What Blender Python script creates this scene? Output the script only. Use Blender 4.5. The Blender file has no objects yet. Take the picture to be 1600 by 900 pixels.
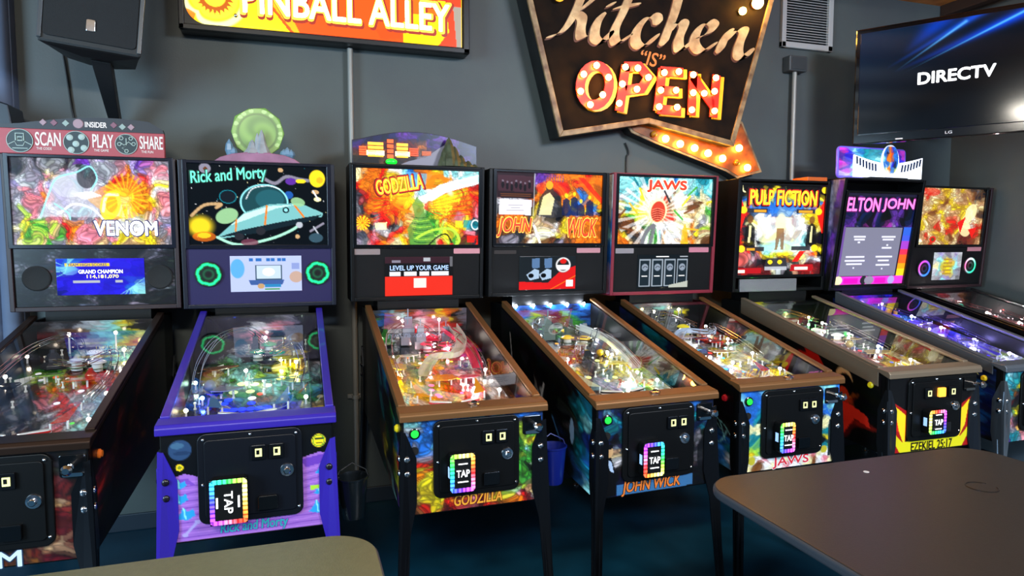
import bpy, math, random
import numpy as np
from mathutils import Matrix, Vector
PI = math.pi
S = bpy.context.scene
COL = S.collection

# ------------------------------------------------------------------ camera, world, lights, exposure
CAM = np.array([0.0, -3.5209, 1.5386]); YAW, PITCH, FPX = .3142, .0709, 1043.8
FW = np.array([math.sin(YAW)*math.cos(PITCH), math.cos(YAW)*math.cos(PITCH), -math.sin(PITCH)])
RT = np.array([math.cos(YAW), -math.sin(YAW), 0.0]); UP = np.cross(RT, FW)
cd = bpy.data.cameras.new('camera'); cam = bpy.data.objects.new('camera', cd); COL.objects.link(cam)
cam.matrix_world = Matrix(((RT[0], UP[0], -FW[0], CAM[0]), (RT[1], UP[1], -FW[1], CAM[1]), (RT[2], UP[2], -FW[2], CAM[2]), (0, 0, 0, 1)))
cd.sensor_width = 36; cd.lens = 36*FPX/1600; cd.clip_start = .05
S.camera = cam
S.view_settings.view_transform = 'Standard'; S.view_settings.look = 'None'
S.view_settings.exposure = 0.0; S.view_settings.gamma = 1.0; S.view_settings.use_curve_mapping = False
W = bpy.data.worlds.new('world'); S.world = W; W.use_nodes = True
W.node_tree.nodes['Background'].inputs[0].default_value = (.30, .45, .70, 1)
W.node_tree.nodes['Background'].inputs[1].default_value = .30

def area(name, loc, target, sx, sy, power, col):
    l = bpy.data.lights.new(name, 'AREA'); l.shape = 'RECTANGLE'; l.size = sx; l.size_y = sy
    l.energy = power; l.color = col
    o = bpy.data.objects.new(name, l); COL.objects.link(o); o.location = loc
    d = Vector(target) - Vector(loc); o.rotation_euler = d.to_track_quat('-Z', 'Y').to_euler()
    return o
area('ceiling_lamp_light', (-.6, -4.6, 3.2), (-.3, -3.6, 0), 1.2, .3, 135, (1, .93, .80))
area('ceiling_lamp_light', (2.9, -4.2, 3.2), (2.6, -2.8, 0), 1.2, .3, 125, (1, .93, .82))
area('daylight_window_or_fill', (-3.6, -3.2, 2.0), (0, .2, 1.2), 1.6, 1.8, 250, (.50, .75, .95))
area('daylight_window_or_fill', (3.2, -5.4, 3.05), (4.84, -.5, 1.2), 1.4, .4, 190, (.55, .72, 1.0))  # added cool fill to brighten the right wall; no window stands here

def ray(px, py): return FW + (px-800)/FPX*RT - (py-450)/FPX*UP
EYE = np.array([0.0, -3.5209, 1.5386])     # the point the photograph was measured from
def onY(px, py, Y):                # the point of a vertical plane parallel to the back wall seen at a photo pixel
    v = ray(px, py); t = (Y-EYE[1])/v[1]; return EYE + t*v

# ------------------------------------------------------------------ materials
def srgb(c):
    if isinstance(c, str):
        c = c.lstrip('#'); c = [int(c[i:i+2], 16)/255 for i in (0, 2, 4)]
    return tuple(x/12.92 if x <= .04045 else ((x+.055)/1.055)**2.4 for x in c)
_M = {}
def mat(name, col='#888888', rough=.5, metal=0.0, emit=0.0, ecol=None, noise=0.0, nscale=8.0, bump=0.0, bscale=60.0, coat=0.0, alpha=1.0, spec=.5, col2=None):
    if name in _M: return _M[name]
    m = bpy.data.materials.new(name); m.use_nodes = True; nt = m.node_tree; b = nt.nodes['Principled BSDF']
    c = srgb(col); b.inputs['Base Color'].default_value = (*c, 1)
    b.inputs['Roughness'].default_value = rough; b.inputs['Metallic'].default_value = metal
    b.inputs['Coat Weight'].default_value = coat; b.inputs['Alpha'].default_value = alpha
    b.inputs['Specular IOR Level'].default_value = spec
    if emit:
        b.inputs['Emission Color'].default_value = (*srgb(ecol or col), 1); b.inputs['Emission Strength'].default_value = emit
    tc = None
    if noise or bump: tc = nt.nodes.new('ShaderNodeTexCoord')
    if noise:
        n = nt.nodes.new('ShaderNodeTexNoise'); n.inputs['Scale'].default_value = nscale; n.inputs['Detail'].default_value = 6
        nt.links.new(tc.outputs['Object'], n.inputs['Vector'])
        r = nt.nodes.new('ShaderNodeValToRGB'); r.color_ramp.elements[0].position = .35; r.color_ramp.elements[1].position = .68
        c2 = srgb(col2) if col2 else tuple(x*(1-noise) for x in c)
        r.color_ramp.elements[0].color = (*c2, 1); r.color_ramp.elements[1].color = (*c, 1)
        nt.links.new(n.outputs['Fac'], r.inputs['Fac']); nt.links.new(r.outputs['Color'], b.inputs['Base Color'])
    if bump:
        n = nt.nodes.new('ShaderNodeTexNoise'); n.inputs['Scale'].default_value = bscale; n.inputs['Detail'].default_value = 4
        nt.links.new(tc.outputs['Object'], n.inputs['Vector'])
        bp = nt.nodes.new('ShaderNodeBump'); bp.inputs['Strength'].default_value = bump; bp.inputs['Distance'].default_value = .004
        nt.links.new(n.outputs['Fac'], bp.inputs['Height']); nt.links.new(bp.outputs['Normal'], b.inputs['Normal'])
    _M[name] = m; return m
def artmat(name, emit=0.0, rough=.35, base=1.0, coat=0.0):
    if name in _M: return _M[name]
    m = bpy.data.materials.new(name); m.use_nodes = True; nt = m.node_tree; b = nt.nodes['Principled BSDF']
    a = nt.nodes.new('ShaderNodeAttribute'); a.attribute_name = 'print'
    mx = nt.nodes.new('ShaderNodeMix'); mx.data_type = 'RGBA'; mx.inputs['Factor'].default_value = base
    mx.inputs[6].default_value = (0, 0, 0, 1)
    nt.links.new(a.outputs['Color'], mx.inputs[7]); nt.links.new(mx.outputs[2], b.inputs['Base Color'])
    b.inputs['Roughness'].default_value = rough; b.inputs['Coat Weight'].default_value = coat
    if emit:
        nt.links.new(a.outputs['Color'], b.inputs['Emission Color']); b.inputs['Emission Strength'].default_value = emit
    _M[name] = m; return m
def glassmat(name='playfield_glass', tint=(.97, .98, .98), rough=.0, ior=1.7):
    if name in _M: return _M[name]
    m = bpy.data.materials.new(name); m.use_nodes = True; nt = m.node_tree; nt.nodes.clear()
    o = nt.nodes.new('ShaderNodeOutputMaterial'); t = nt.nodes.new('ShaderNodeBsdfTransparent'); g = nt.nodes.new('ShaderNodeBsdfGlossy')
    f = nt.nodes.new('ShaderNodeFresnel'); x = nt.nodes.new('ShaderNodeMixShader')
    t.inputs[0].default_value = (*tint, 1); g.inputs['Roughness'].default_value = rough; f.inputs['IOR'].default_value = ior
    ge = nt.nodes.new('ShaderNodeNewGeometry'); iv = nt.nodes.new('ShaderNodeMath'); iv.operation = 'SUBTRACT'; iv.inputs[0].default_value = 1; nt.links.new(ge.outputs['Backfacing'], iv.inputs[1])
    mu = nt.nodes.new('ShaderNodeMath'); mu.operation = 'MULTIPLY'; nt.links.new(f.outputs[0], mu.inputs[0]); nt.links.new(iv.outputs[0], mu.inputs[1]); nt.links.new(mu.outputs[0], x.inputs[0]); nt.links.new(t.outputs[0], x.inputs[1]); nt.links.new(g.outputs[0], x.inputs[2]); nt.links.new(x.outputs[0], o.inputs[0])
    _M[name] = m; return m

# ------------------------------------------------------------------ mesh helpers
def tag(o, label=None, cat=None, group=None, kind=None):
    if label: o['label'] = label
    if cat: o['category'] = cat
    if group: o['group'] = group
    if kind: o['kind'] = kind
    return o
def thing(name, label, cat, loc=(0, 0, 0), rz=0.0, group=None):
    o = bpy.data.objects.new(name, None); o.empty_display_size = .1; COL.objects.link(o); o.location = loc; o.rotation_euler = (0, 0, rz)
    return tag(o, label, cat, group)
class MB:
    def __init__(s): s.v = []; s.f = []
    def add(s, vs, fs, M=None):
        n = len(s.v)
        s.v += [tuple(M @ Vector(p)) if M is not None else tuple(p) for p in vs]
        s.f += [tuple(i+n for i in f) for f in fs]; return s
    def hexa(s, b, t, M=None):     # four bottom points, four top points, both counter-clockwise from above
        return s.add(list(b)+list(t), [(3, 2, 1, 0), (4, 5, 6, 7), (0, 1, 5, 4), (1, 2, 6, 5), (2, 3, 7, 6), (3, 0, 4, 7)], M)
    def box(s, x0, x1, y0, y1, z0, z1, M=None):
        q = [(x0, y0), (x1, y0), (x1, y1), (x0, y1)]
        return s.hexa([(a, b, z0) for a, b in q], [(a, b, z1) for a, b in q], M)
    def prism(s, poly, h0, h1, M=None):       # poly in local xy, extruded along local z
        n = len(poly)
        a = sum(poly[i][0]*poly[(i+1) % n][1]-poly[(i+1) % n][0]*poly[i][1] for i in range(n))
        if a < 0: poly = poly[::-1]
        if h0 > h1: h0, h1 = h1, h0
        vs = [(x, y, h0) for x, y in poly]+[(x, y, h1) for x, y in poly]
        fs = [tuple(range(n))[::-1], tuple(range(n, 2*n))]+[(i, (i+1) % n, n+(i+1) % n, n+i) for i in range(n)]
        return s.add(vs, fs, M)
    def lathe(s, prof, seg=20, M=None):        # prof: (r, z) from bottom to top
        vs = []; fs = []
        for r, z in prof:
            for k in range(seg):
                a = 2*PI*k/seg; vs.append((r*math.cos(a), r*math.sin(a), z))
        for i in range(len(prof)-1):
            for k in range(seg):
                k2 = (k+1) % seg; fs.append((i*seg+k, i*seg+k2, (i+1)*seg+k2, (i+1)*seg+k))
        fs.append(tuple(range(seg))[::-1]); fs.append(tuple(range((len(prof)-1)*seg, len(prof)*seg)))
        return s.add(vs, fs, M)
    def tube(s, pts, r, seg=8, closed=False, M=None):
        P = [Vector(p) for p in pts]; n = len(P); vs = []; fs = []; prev = None
        for i in range(n):
            t = (P[(i+1) % n]-P[i-1]) if closed else (P[min(i+1, n-1)]-P[max(i-1, 0)])
            t.normalize()
            if prev is None:
                a = Vector((0, 0, 1)) if abs(t.z) < .9 else Vector((1, 0, 0)); prev = (a - a.dot(t)*t).normalized()
            else:
                prev = (prev - prev.dot(t)*t).normalized()
            b = t.cross(prev)
            for k in range(seg):
                a = 2*PI*k/seg; vs.append(P[i] + r*(math.cos(a)*prev + math.sin(a)*b))
        for i in range(n if closed else n-1):
            j = (i+1) % n
            for k in range(seg):
                k2 = (k+1) % seg; fs.append((i*seg+k, i*seg+k2, j*seg+k2, j*seg+k))
        if not closed:
            fs.append(tuple(range(seg))[::-1]); fs.append(tuple(range((n-1)*seg, n*seg)))
        return s.add(vs, fs, M)
    def sphere(s, c, r, seg=12, rings=8, M=None, sc=(1, 1, 1)):
        prof = []
        vs = []; fs = []
        vs.append((c[0], c[1], c[2]-r*sc[2]))
        for i in range(1, rings):
            a = -PI/2+PI*i/rings
            for k in range(seg):
                b = 2*PI*k/seg; vs.append((c[0]+r*sc[0]*math.cos(a)*math.cos(b), c[1]+r*sc[1]*math.cos(a)*math.sin(b), c[2]+r*sc[2]*math.sin(a)))
        vs.append((c[0], c[1], c[2]+r*sc[2])); L = len(vs)-1
        for k in range(seg):
            k2 = (k+1) % seg
            fs.append((0, 1+k2, 1+k)); fs.append((L, 1+(rings-2)*seg+k, 1+(rings-2)*seg+k2))
            for i in range(rings-2): fs.append((1+i*seg+k, 1+i*seg+k2, 1+(i+1)*seg+k2, 1+(i+1)*seg+k))
        return s.add(vs, fs, M)
    def build(s, name, m, parent=None, bevel=0.0, smooth=False, loc=None, seg=2):
        me = bpy.data.meshes.new(name); me.from_pydata(s.v, [], s.f); me.materials.append(m)
        o = bpy.data.objects.new(name, me); COL.objects.link(o)
        if parent: o.parent = parent
        if loc: o.location = loc
        if smooth:
            me.polygons.foreach_set('use_smooth', [True]*len(me.polygons))
            try: me.set_sharp_from_angle(angle=.7)
            except Exception: pass
        if bevel:
            b = o.modifiers.new('bevel', 'BEVEL'); b.width = bevel; b.segments = seg; b.limit_method = 'ANGLE'; b.angle_limit = .6
            b.harden_normals = False
        return o
def rrect(x0, x1, y0, y1, r, n=5):
    out = []
    for cx, cy, a0 in ((x1-r, y1-r, 0), (x0+r, y1-r, PI/2), (x0+r, y0+r, PI), (x1-r, y0+r, 1.5*PI)):
        for k in range(n+1):
            a = a0+PI/2*k/n; out.append((cx+r*math.cos(a), cy+r*math.sin(a)))
    return out
def T(x, y, z): return Matrix.Translation((x, y, z))
RX = Matrix.Rotation(PI/2, 4, 'X')            # local xy plane -> a face looking to -y (local x right, local y up)
def face(x, y, z, lean=0.0, roll=0.0): return T(x, y, z) @ Matrix.Rotation(PI/2+lean, 4, 'X') @ Matrix.Rotation(roll, 4, 'Z')
def smoothpath(pts, n=6, closed=False):
    out = []; P = [np.array(p, float) for p in pts]; L = len(P)
    for i in range(L if closed else L-1):
        p0 = P[i-1] if (closed or i > 0) else P[i]; p1 = P[i]; p2 = P[(i+1) % L]; p3 = P[(i+2) % L] if (closed or i+2 < L) else p2
        for k in range(n):
            t = k/n; out.append(tuple(.5*((2*p1)+(-p0+p2)*t+(2*p0-5*p1+4*p2-p3)*t*t+(-p0+3*p1-3*p2+p3)*t**3)))
    if not closed: out.append(tuple(P[-1]))
    return out
def lettering(txt, m, parent, M, w, h, bold=.0, shear=0.0, ext=.0008, name='lettering', space=1.0):
    c = bpy.data.curves.new('lettering', 'FONT'); c.body = txt; c.size = 1; c.offset = 0; c.shear = shear; c.extrude = 0
    c.resolution_u = 4; c.space_character = space
    t = bpy.data.objects.new('t', c); me = bpy.data.meshes.new_from_object(t)
    bpy.data.objects.remove(t); bpy.data.curves.remove(c)
    n = len(me.vertices); a = np.zeros(n*3); me.vertices.foreach_get('co', a); a = a.reshape(-1, 3)
    if not n: return None
    lo, hi = a.min(0), a.max(0); ce = (lo+hi)/2; sz = np.maximum(hi-lo, 1e-6)
    sx = w/sz[0]; sy = (h/sz[1]) if h else sx
    a = (a-ce)*np.array([sx, sy, 1]); a[:, 2] = ext
    Mn = np.array(M); a = a @ Mn[:3, :3].T + Mn[:3, 3]
    me.vertices.foreach_set('co', a.reshape(-1))
    if bold > 0:                       # heavier weight: the outline repeated a little to every side
        me.update(); ps = [tuple(p.vertices) for p in me.polygons]; b_ = bold*.62*min(sx, sy if sy < sx*1.6 else sx*1.6); ca = []; fc = []
        ux = Mn[:3, 0]; uy = Mn[:3, 1]; nz = Mn[:3, 2]
        for q_ in range(8):
            an = q_*PI/4; off = b_*(math.cos(an)*ux+math.sin(an)*uy)+nz*(-.00001*q_)
            fc += [tuple(i+n*q_ for i in p) for p in ps]; ca.append(a+off)
        bpy.data.meshes.remove(me); me = bpy.data.meshes.new(name); me.from_pydata(np.concatenate(ca).tolist(), [], fc)
    me.materials.clear(); me.materials.append(m); me.name = name
    o = bpy.data.objects.new(name, me); COL.objects.link(o); o.parent = parent
    return o

# ------------------------------------------------------------------ printed artwork (colours of the prints themselves)
PAL = dict(k='#08080a', n='#26262c', g='#68686e', s='#b4b8c0', w='#ffffff', r='#dc1c14', m='#5a1418', o='#f87410', y='#fcd820', c='#fff2b0',
           G='#3c9830', l='#a8d83c', d='#123c24', b='#2468c8', B='#0e1a48', t='#148090', a='#90e4e8', p='#5c2c98', i='#f08090', v='#a89cd8',
           e='#c8a070', u='#6a3c1c', O='#ffa820', P='#c030c0', f='#2820d0', h='#8a8494')
PALA = {k: np.array([int(v[i:i+2], 16)/255 for i in (1, 3, 5)]) for k, v in PAL.items()}
def C3(c): return PALA[c] if len(c) == 1 else np.array([int(c[i:i+2], 16)/255 for i in (1, 3, 5)])
class Art:
    def __init__(s, W, H, box, base='k'):
        s.W, s.H = W, H; s.box = box; x0, y0, x1, y1 = box
        s.X, s.Y = np.meshgrid(np.linspace(x0, x1, W), np.linspace(y0, y1, H)); s.a = np.zeros((H, W, 3)); s.a[:] = C3(base)
    def mosaic(s, rows, seed=0, cells=500, jit=.14, ink=.3, inkc='k', fine=True):
        r = np.random.RandomState(seed); R = [list(x) for x in rows]; nr, nc = len(R), min(len(x) for x in R)
        G = np.array([[PALA[R[i][j]] for j in range(nc)] for i in range(nr)])
        u = (s.X-s.box[0])/(s.box[2]-s.box[0]); v = (s.Y-s.box[1])/(s.box[3]-s.box[1]); asp = abs((s.box[2]-s.box[0])/(s.box[3]-s.box[1]))
        wx = u*0; wy = u*0
        for k in range(9):
            fx, fy, ph = r.uniform(-26, 26), r.uniform(-26, 26), r.uniform(0, 7)
            wx += np.sin(fx*u*asp+fy*v+ph)*.6/(6+abs(fx)+abs(fy)); wy += np.sin(fy*u*asp-fx*v+ph*2)*.6/(6+abs(fx)+abs(fy))
        U = u+wx*.6; V = v+wy*.6
        def vor(n, sd):
            q = np.random.RandomState(sd); p = q.rand(n, 2); ang = q.uniform(0, PI, n); st = q.uniform(1.0, 2.4, n)
            col = G[np.clip((p[:, 1]*nr).astype(int), 0, nr-1), np.clip((p[:, 0]*nc).astype(int), 0, nc-1)]
            col = np.clip(col*(1+q.uniform(-jit, jit, (n, 1))*2.0)+q.uniform(-jit, jit, (n, 3))*.22, 0, 1)
            d1 = np.full(U.shape, 9e9); d2 = d1.copy(); ix = np.zeros(U.shape, int)
            for i in range(n):
                dx = (U-p[i, 0])*asp; dy = V-p[i, 1]; ca, sa = math.cos(ang[i]), math.sin(ang[i])
                d = (dx*ca+dy*sa)**2/st[i]+(-dx*sa+dy*ca)**2*st[i]
                m = d < d1; d2 = np.where(m, d1, np.minimum(d2, d)); ix = np.where(m, i, ix); d1 = np.where(m, d, d1)
            return col[ix], np.sqrt(d2)-np.sqrt(d1), np.sqrt(d1)
        c, e, d = vor(cells, seed+1)
        if fine:
            c2, e2, _ = vor(int(cells*1.3), seed+2); c = .45*c+.55*c2; e = np.minimum(e, e2*1.1)
        gy = np.clip(V*nr-.5, 0, nr-1.001); gx = np.clip(U*nc-.5, 0, nc-1.001); iy = gy.astype(int); ix_ = gx.astype(int); fy_ = (gy-iy)[..., None]; fx_ = (gx-ix_)[..., None]
        sm = (G[iy, ix_]*(1-fx_)+G[iy, np.minimum(ix_+1, nc-1)]*fx_)*(1-fy_)+(G[np.minimum(iy+1, nr-1), ix_]*(1-fx_)+G[np.minimum(iy+1, nr-1), np.minimum(ix_+1, nc-1)]*fx_)*fy_
        c = .72*c+.28*sm
        px = 1.0/s.H
        k = np.clip(e/(2.2*px), 0, 1)[..., None]
        c = c*(1-ink*(1-k))+C3(inkc)*ink*(1-k)
        c = np.clip(c*1.04, 0, 1)
        s.a[:] = c; return s
    def _put(s, m, c, al): m = (m*al)[..., None]; s.a[:] = s.a*(1-m)+C3(c)*m; return s
    def poly(s, pts, c, al=1.0):
        m = np.zeros(s.X.shape, bool); n = len(pts)
        for i in range(n):
            (x1, y1), (x2, y2) = pts[i], pts[(i+1) % n]
            if y1 == y2: continue
            m ^= ((y1 > s.Y) != (y2 > s.Y)) & (s.X < (x2-x1)*(s.Y-y1)/(y2-y1)+x1)
        return s._put(m.astype(float), c, al)
    def ell(s, cx, cy, rx, ry, c, al=1.0, rot=0.0, soft=.08):
        ca, sa = math.cos(rot), math.sin(rot); dx, dy = s.X-cx, s.Y-cy
        d = np.sqrt(((dx*ca+dy*sa)/rx)**2+((-dx*sa+dy*ca)/ry)**2)
        return s._put(np.clip((1-d)/soft, 0, 1), c, al)
    def ring(s, cx, cy, rx, ry, wd, c, al=1.0, rot=0.0):
        ca, sa = math.cos(rot), math.sin(rot); dx, dy = s.X-cx, s.Y-cy
        d = (np.sqrt(((dx*ca+dy*sa)/rx)**2+((-dx*sa+dy*ca)/ry)**2)-1)*min(rx, ry)
        return s._put(np.clip((wd-np.abs(d))/(wd*.5), 0, 1), c, al)
    def line(s, pts, wd, c, al=1.0, taper=False):
        n = len(pts)
        for i in range(n-1):
            (x1, y1), (x2, y2) = pts[i], pts[i+1]; L2 = (x2-x1)**2+(y2-y1)**2+1e-9
            t = np.clip(((s.X-x1)*(x2-x1)+(s.Y-y1)*(y2-y1))/L2, 0, 1)
            d = np.hypot(s.X-x1-t*(x2-x1), s.Y-y1-t*(y2-y1)); ww = wd*((1-(i+t)/(n-1))*.85+.15) if taper else wd
            s._put(np.clip((ww-d)/(wd*.35), 0, 1), c, al)
        return s
    def curve(s, pts, wd, c, al=1.0, taper=False): return s.line([(p[0], p[1]) for p in smoothpath(pts, 5)], wd, c, al, taper)
    def grad(s, ca, cb, y0, y1, al=1.0, horiz=False):
        t = np.clip(((s.X if horiz else s.Y)-y0)/(y1-y0), 0, 1)[..., None]
        s.a[:] = s.a*(1-al)+al*(C3(ca)*(1-t)+C3(cb)*t); return s
    def rays(s, cx, cy, n, c, al, r0=0, r1=1e9, seed=0, wid=.5):
        a = np.arctan2(s.Y-cy, s.X-cx); d = np.hypot(s.X-cx, s.Y-cy)
        m = (np.sin(a*n+seed+1.3*np.sin(a*3+seed)) > 1-2*wid) & (d > r0) & (d < r1); return s._put(m.astype(float), c, al)
    def mix(s, other, m): s.a[:] = s.a*(1-m[..., None])+other.a*m[..., None]; return s
def art_mesh(name, A, q, m, parent=None, thick=0.0):
    """A sheet printed with A.a. q: corners top-left, top-right, bottom-right, bottom-left."""
    H, Wd = A.H, A.W; u, v = np.meshgrid(np.linspace(0, 1, Wd), np.linspace(0, 1, H)); q = [np.array(p, float) for p in q]
    P = ((1-v)*(1-u))[..., None]*q[0]+((1-v)*u)[..., None]*q[1]+(v*u)[..., None]*q[2]+(v*(1-u))[..., None]*q[3]
    n = H*Wd; idx = np.arange(n).reshape(H, Wd)
    F = np.stack([idx[:-1, :-1], idx[1:, :-1], idx[1:, 1:], idx[:-1, 1:]], -1).reshape(-1, 4)
    P = P.reshape(-1, 3)
    colr = A.a.reshape(-1, 3); colr = np.clip(colr, 0, 1)
    me = bpy.data.meshes.new(name); nf = len(F)
    me.vertices.add(n); me.vertices.foreach_set('co', P.astype(np.float32).reshape(-1))
    me.loops.add(nf*4); me.loops.foreach_set('vertex_index', F.astype(np.int32).reshape(-1))
    me.polygons.add(nf); me.polygons.foreach_set('loop_start', np.arange(0, nf*4, 4, dtype=np.int32))
    me.update(calc_edges=True)
    at = me.color_attributes.new('print', 'FLOAT_COLOR', 'POINT')
    lin = np.where(colr <= .04045, colr/12.92, ((colr+.055)/1.055)**2.4)
    at.data.foreach_set('color', np.concatenate([lin, np.ones((n, 1))], 1).astype(np.float32).reshape(-1))
    me.materials.append(m); o = bpy.data.objects.new(name, me); COL.objects.link(o)
    if parent: o.parent = parent
    if thick:
        so = o.modifiers.new('thick', 'SOLIDIFY'); so.thickness = thick; so.offset = -1
    return o

# ------------------------------------------------------------------ the room
wallm = mat('wall_paint', '#4f5753', .55, noise=.10, nscale=1.6, bump=.12, bscale=120, col2='#454a4b')
floorm = mat('floor_sealed_concrete', '#0a3a4e', .38, noise=.5, nscale=2.4, bump=.10, bscale=14, col2='#062838')
woodm = mat('ceiling_wood', '#e09848', .6, noise=.4, nscale=5, col2='#a86428')
def struct(name, mb, m, **k): return tag(mb.build(name, m, **k), kind='structure')
struct('floor', MB().box(-4, 4.84, -6.5, .4, -.1, 0), floorm)
struct('wall_back', MB().box(-4.1, 5.0, .4, .55, -.1, 3.45), wallm)
struct('wall_right', MB().box(4.84, 5.0, -3.3, .4, -.1, 3.45), wallm)
struct('ceiling', MB().box(-4.1, 5.0, -3.2, .55, 3.30, 3.40), woodm)
for x in (4.70, 3.4, 2.3, 1.2, .1, -1.0, -2.1):
    struct('ceiling_beam', MB().box(x-.035, x+.035, -3.2, .4, 3.22, 3.31), mat('beam_dark', '#2c180c', .7), bevel=.006)
struct('baseboard_back', MB().box(-4.0, 4.84, .385, .4, 0, .09), mat('baseboard_paint', '#1d2a36', .5), bevel=.004)
struct('baseboard_right', MB().box(4.80, 4.84, -3.3, .385, 0, .20), mat('baseboard_pale', '#9aa6ac', .5), bevel=.004)
pb = MB()
for k in range(5): pb.lathe([(.045, 0), (.045, 3.30)], 14, T(-1.62+.075*k, .335, 0))
pb.box(-1.66, -1.27, .335, .4, 0, 3.3)
struct('pillar_left', pb, mat('pillar_paint', '#5c6a84', .7, noise=.2, nscale=3), smooth=True)

metal_dk = mat('metal_dark', '#1c1f24', .28, .75)
chrome = mat('chrome', '#d8d8dc', .12, 1.0)
blackg = mat('black_gloss', '#040405', .2, coat=.2)
blackm = mat('black_satin', '#050607', .42, spec=.25)
blackr = mat('black_powder', '#08090b', .6, bump=.2, bscale=400, spec=.2)

# ------------------------------------------------------------------ pinball machines
rimcols = ['#ff2020', '#ff8020', '#ffe060', '#fff6a0', '#c0ff40', '#30ff50', '#20e8b0', '#30a0ff', '#4040ff', '#8030ff', '#e040ff', '#ff80b0']
def card_reader(parent, cx, cz, y, w, h, spin, rot90=False):
    r = MB().prism(rrect(-w/2, w/2, -h/2, h/2, .012), 0, .042, face(cx, y, cz)).build('card_reader', blackm, parent, .003)
    d = y-.042
    # rainbow rim: a chain of lit segments around the reader
    n = 24; per = []
    for k in range(n):
        t = k/n*2*(w+h); 
        if t < w: p = (-w/2+t, h/2)
        elif t < w+h: p = (w/2, h/2-(t-w))
        elif t < 2*w+h: p = (w/2-(t-w-h), -h/2)
        else: p = (-w/2, -h/2+(t-2*w-h))
        per.append((p, t))
    ring = rrect(-w/2, w/2, -h/2, h/2, .014, 4); inn = rrect(-w/2+.015, w/2-.015, -h/2+.015, h/2-.015, .007, 4)
    A = Art(60, 80, (-w/2, h/2, w/2, -h/2), 'k')
    hue = (np.arctan2(A.Y*w/h, A.X)/(2*PI)+spin) % 1.0*len(rimcols)
    cs = np.array([C3(c[1:] if 0 else c[1:]) if 0 else [int(c[i:i+2], 16)/255 for i in (1, 3, 5)] for c in rimcols])
    i0 = hue.astype(int) % len(rimcols); f = (hue % 1)[..., None]
    base = cs[i0]*(1-f)+cs[(i0+1) % len(rimcols)]*f
    dots = .62+.38*(np.sin(np.where(np.abs(A.X)/w > np.abs(A.Y)/h, A.Y, A.X)*2*PI/.0155) > -.3)
    base = np.clip(base*1.0+.10*(dots[..., None] > .9), 0, 1)*dots[..., None]
    band = (np.abs(A.X) > w/2-.0155) | (np.abs(A.Y) > h/2-.0155)
    corner = (np.hypot(np.maximum(np.abs(A.X)-(w/2-.016), 0), np.maximum(np.abs(A.Y)-(h/2-.016), 0)) > .0165)
    A.a[:] = np.where((band & ~corner)[..., None], base, 0.012)
    art_mesh('light_rim', A, [(cx-w/2, d-.002, cz+h/2), (cx+w/2, d-.002, cz+h/2), (cx+w/2, d-.002, cz-h/2), (cx-w/2, d-.002, cz-h/2)], artmat('led_rim', 1.6, .4), r, .002)
    wm = mat('reader_white', '#ffffff', emit=1.6)
    ro = -PI/2 if rot90 else 0
    L = [('TAP', 0, 0, .05, .026, .02), ] 
    for txt, ox, oz, tw, th, b in L:
        lettering(txt, wm, r, face(cx+ox, d-.006, cz+oz, 0, ro), tw if not rot90 else .075, th, b)
    for oz, bw in ((.036, .036), (-.032, .04)):
        bars = MB()
        if rot90: bars.box(cx-oz-.003-.0, cx-oz+.003, d-.006, d-.005, cz-bw/2, cz+bw/2)
        else: bars.box(cx-bw/2, cx+bw/2, d-.006, d-.005, cz+oz-.002, cz+oz+.002)
        bars.build('reader_caption', wm, r)
    MB().box(cx-w/2-.0015, cx-w/2+.001, y-.03, y-.012, cz-.02, cz+.02).build('reader_port', mat('reader_blue', '#a0c8ff', emit=.7), r)
    return r

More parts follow.
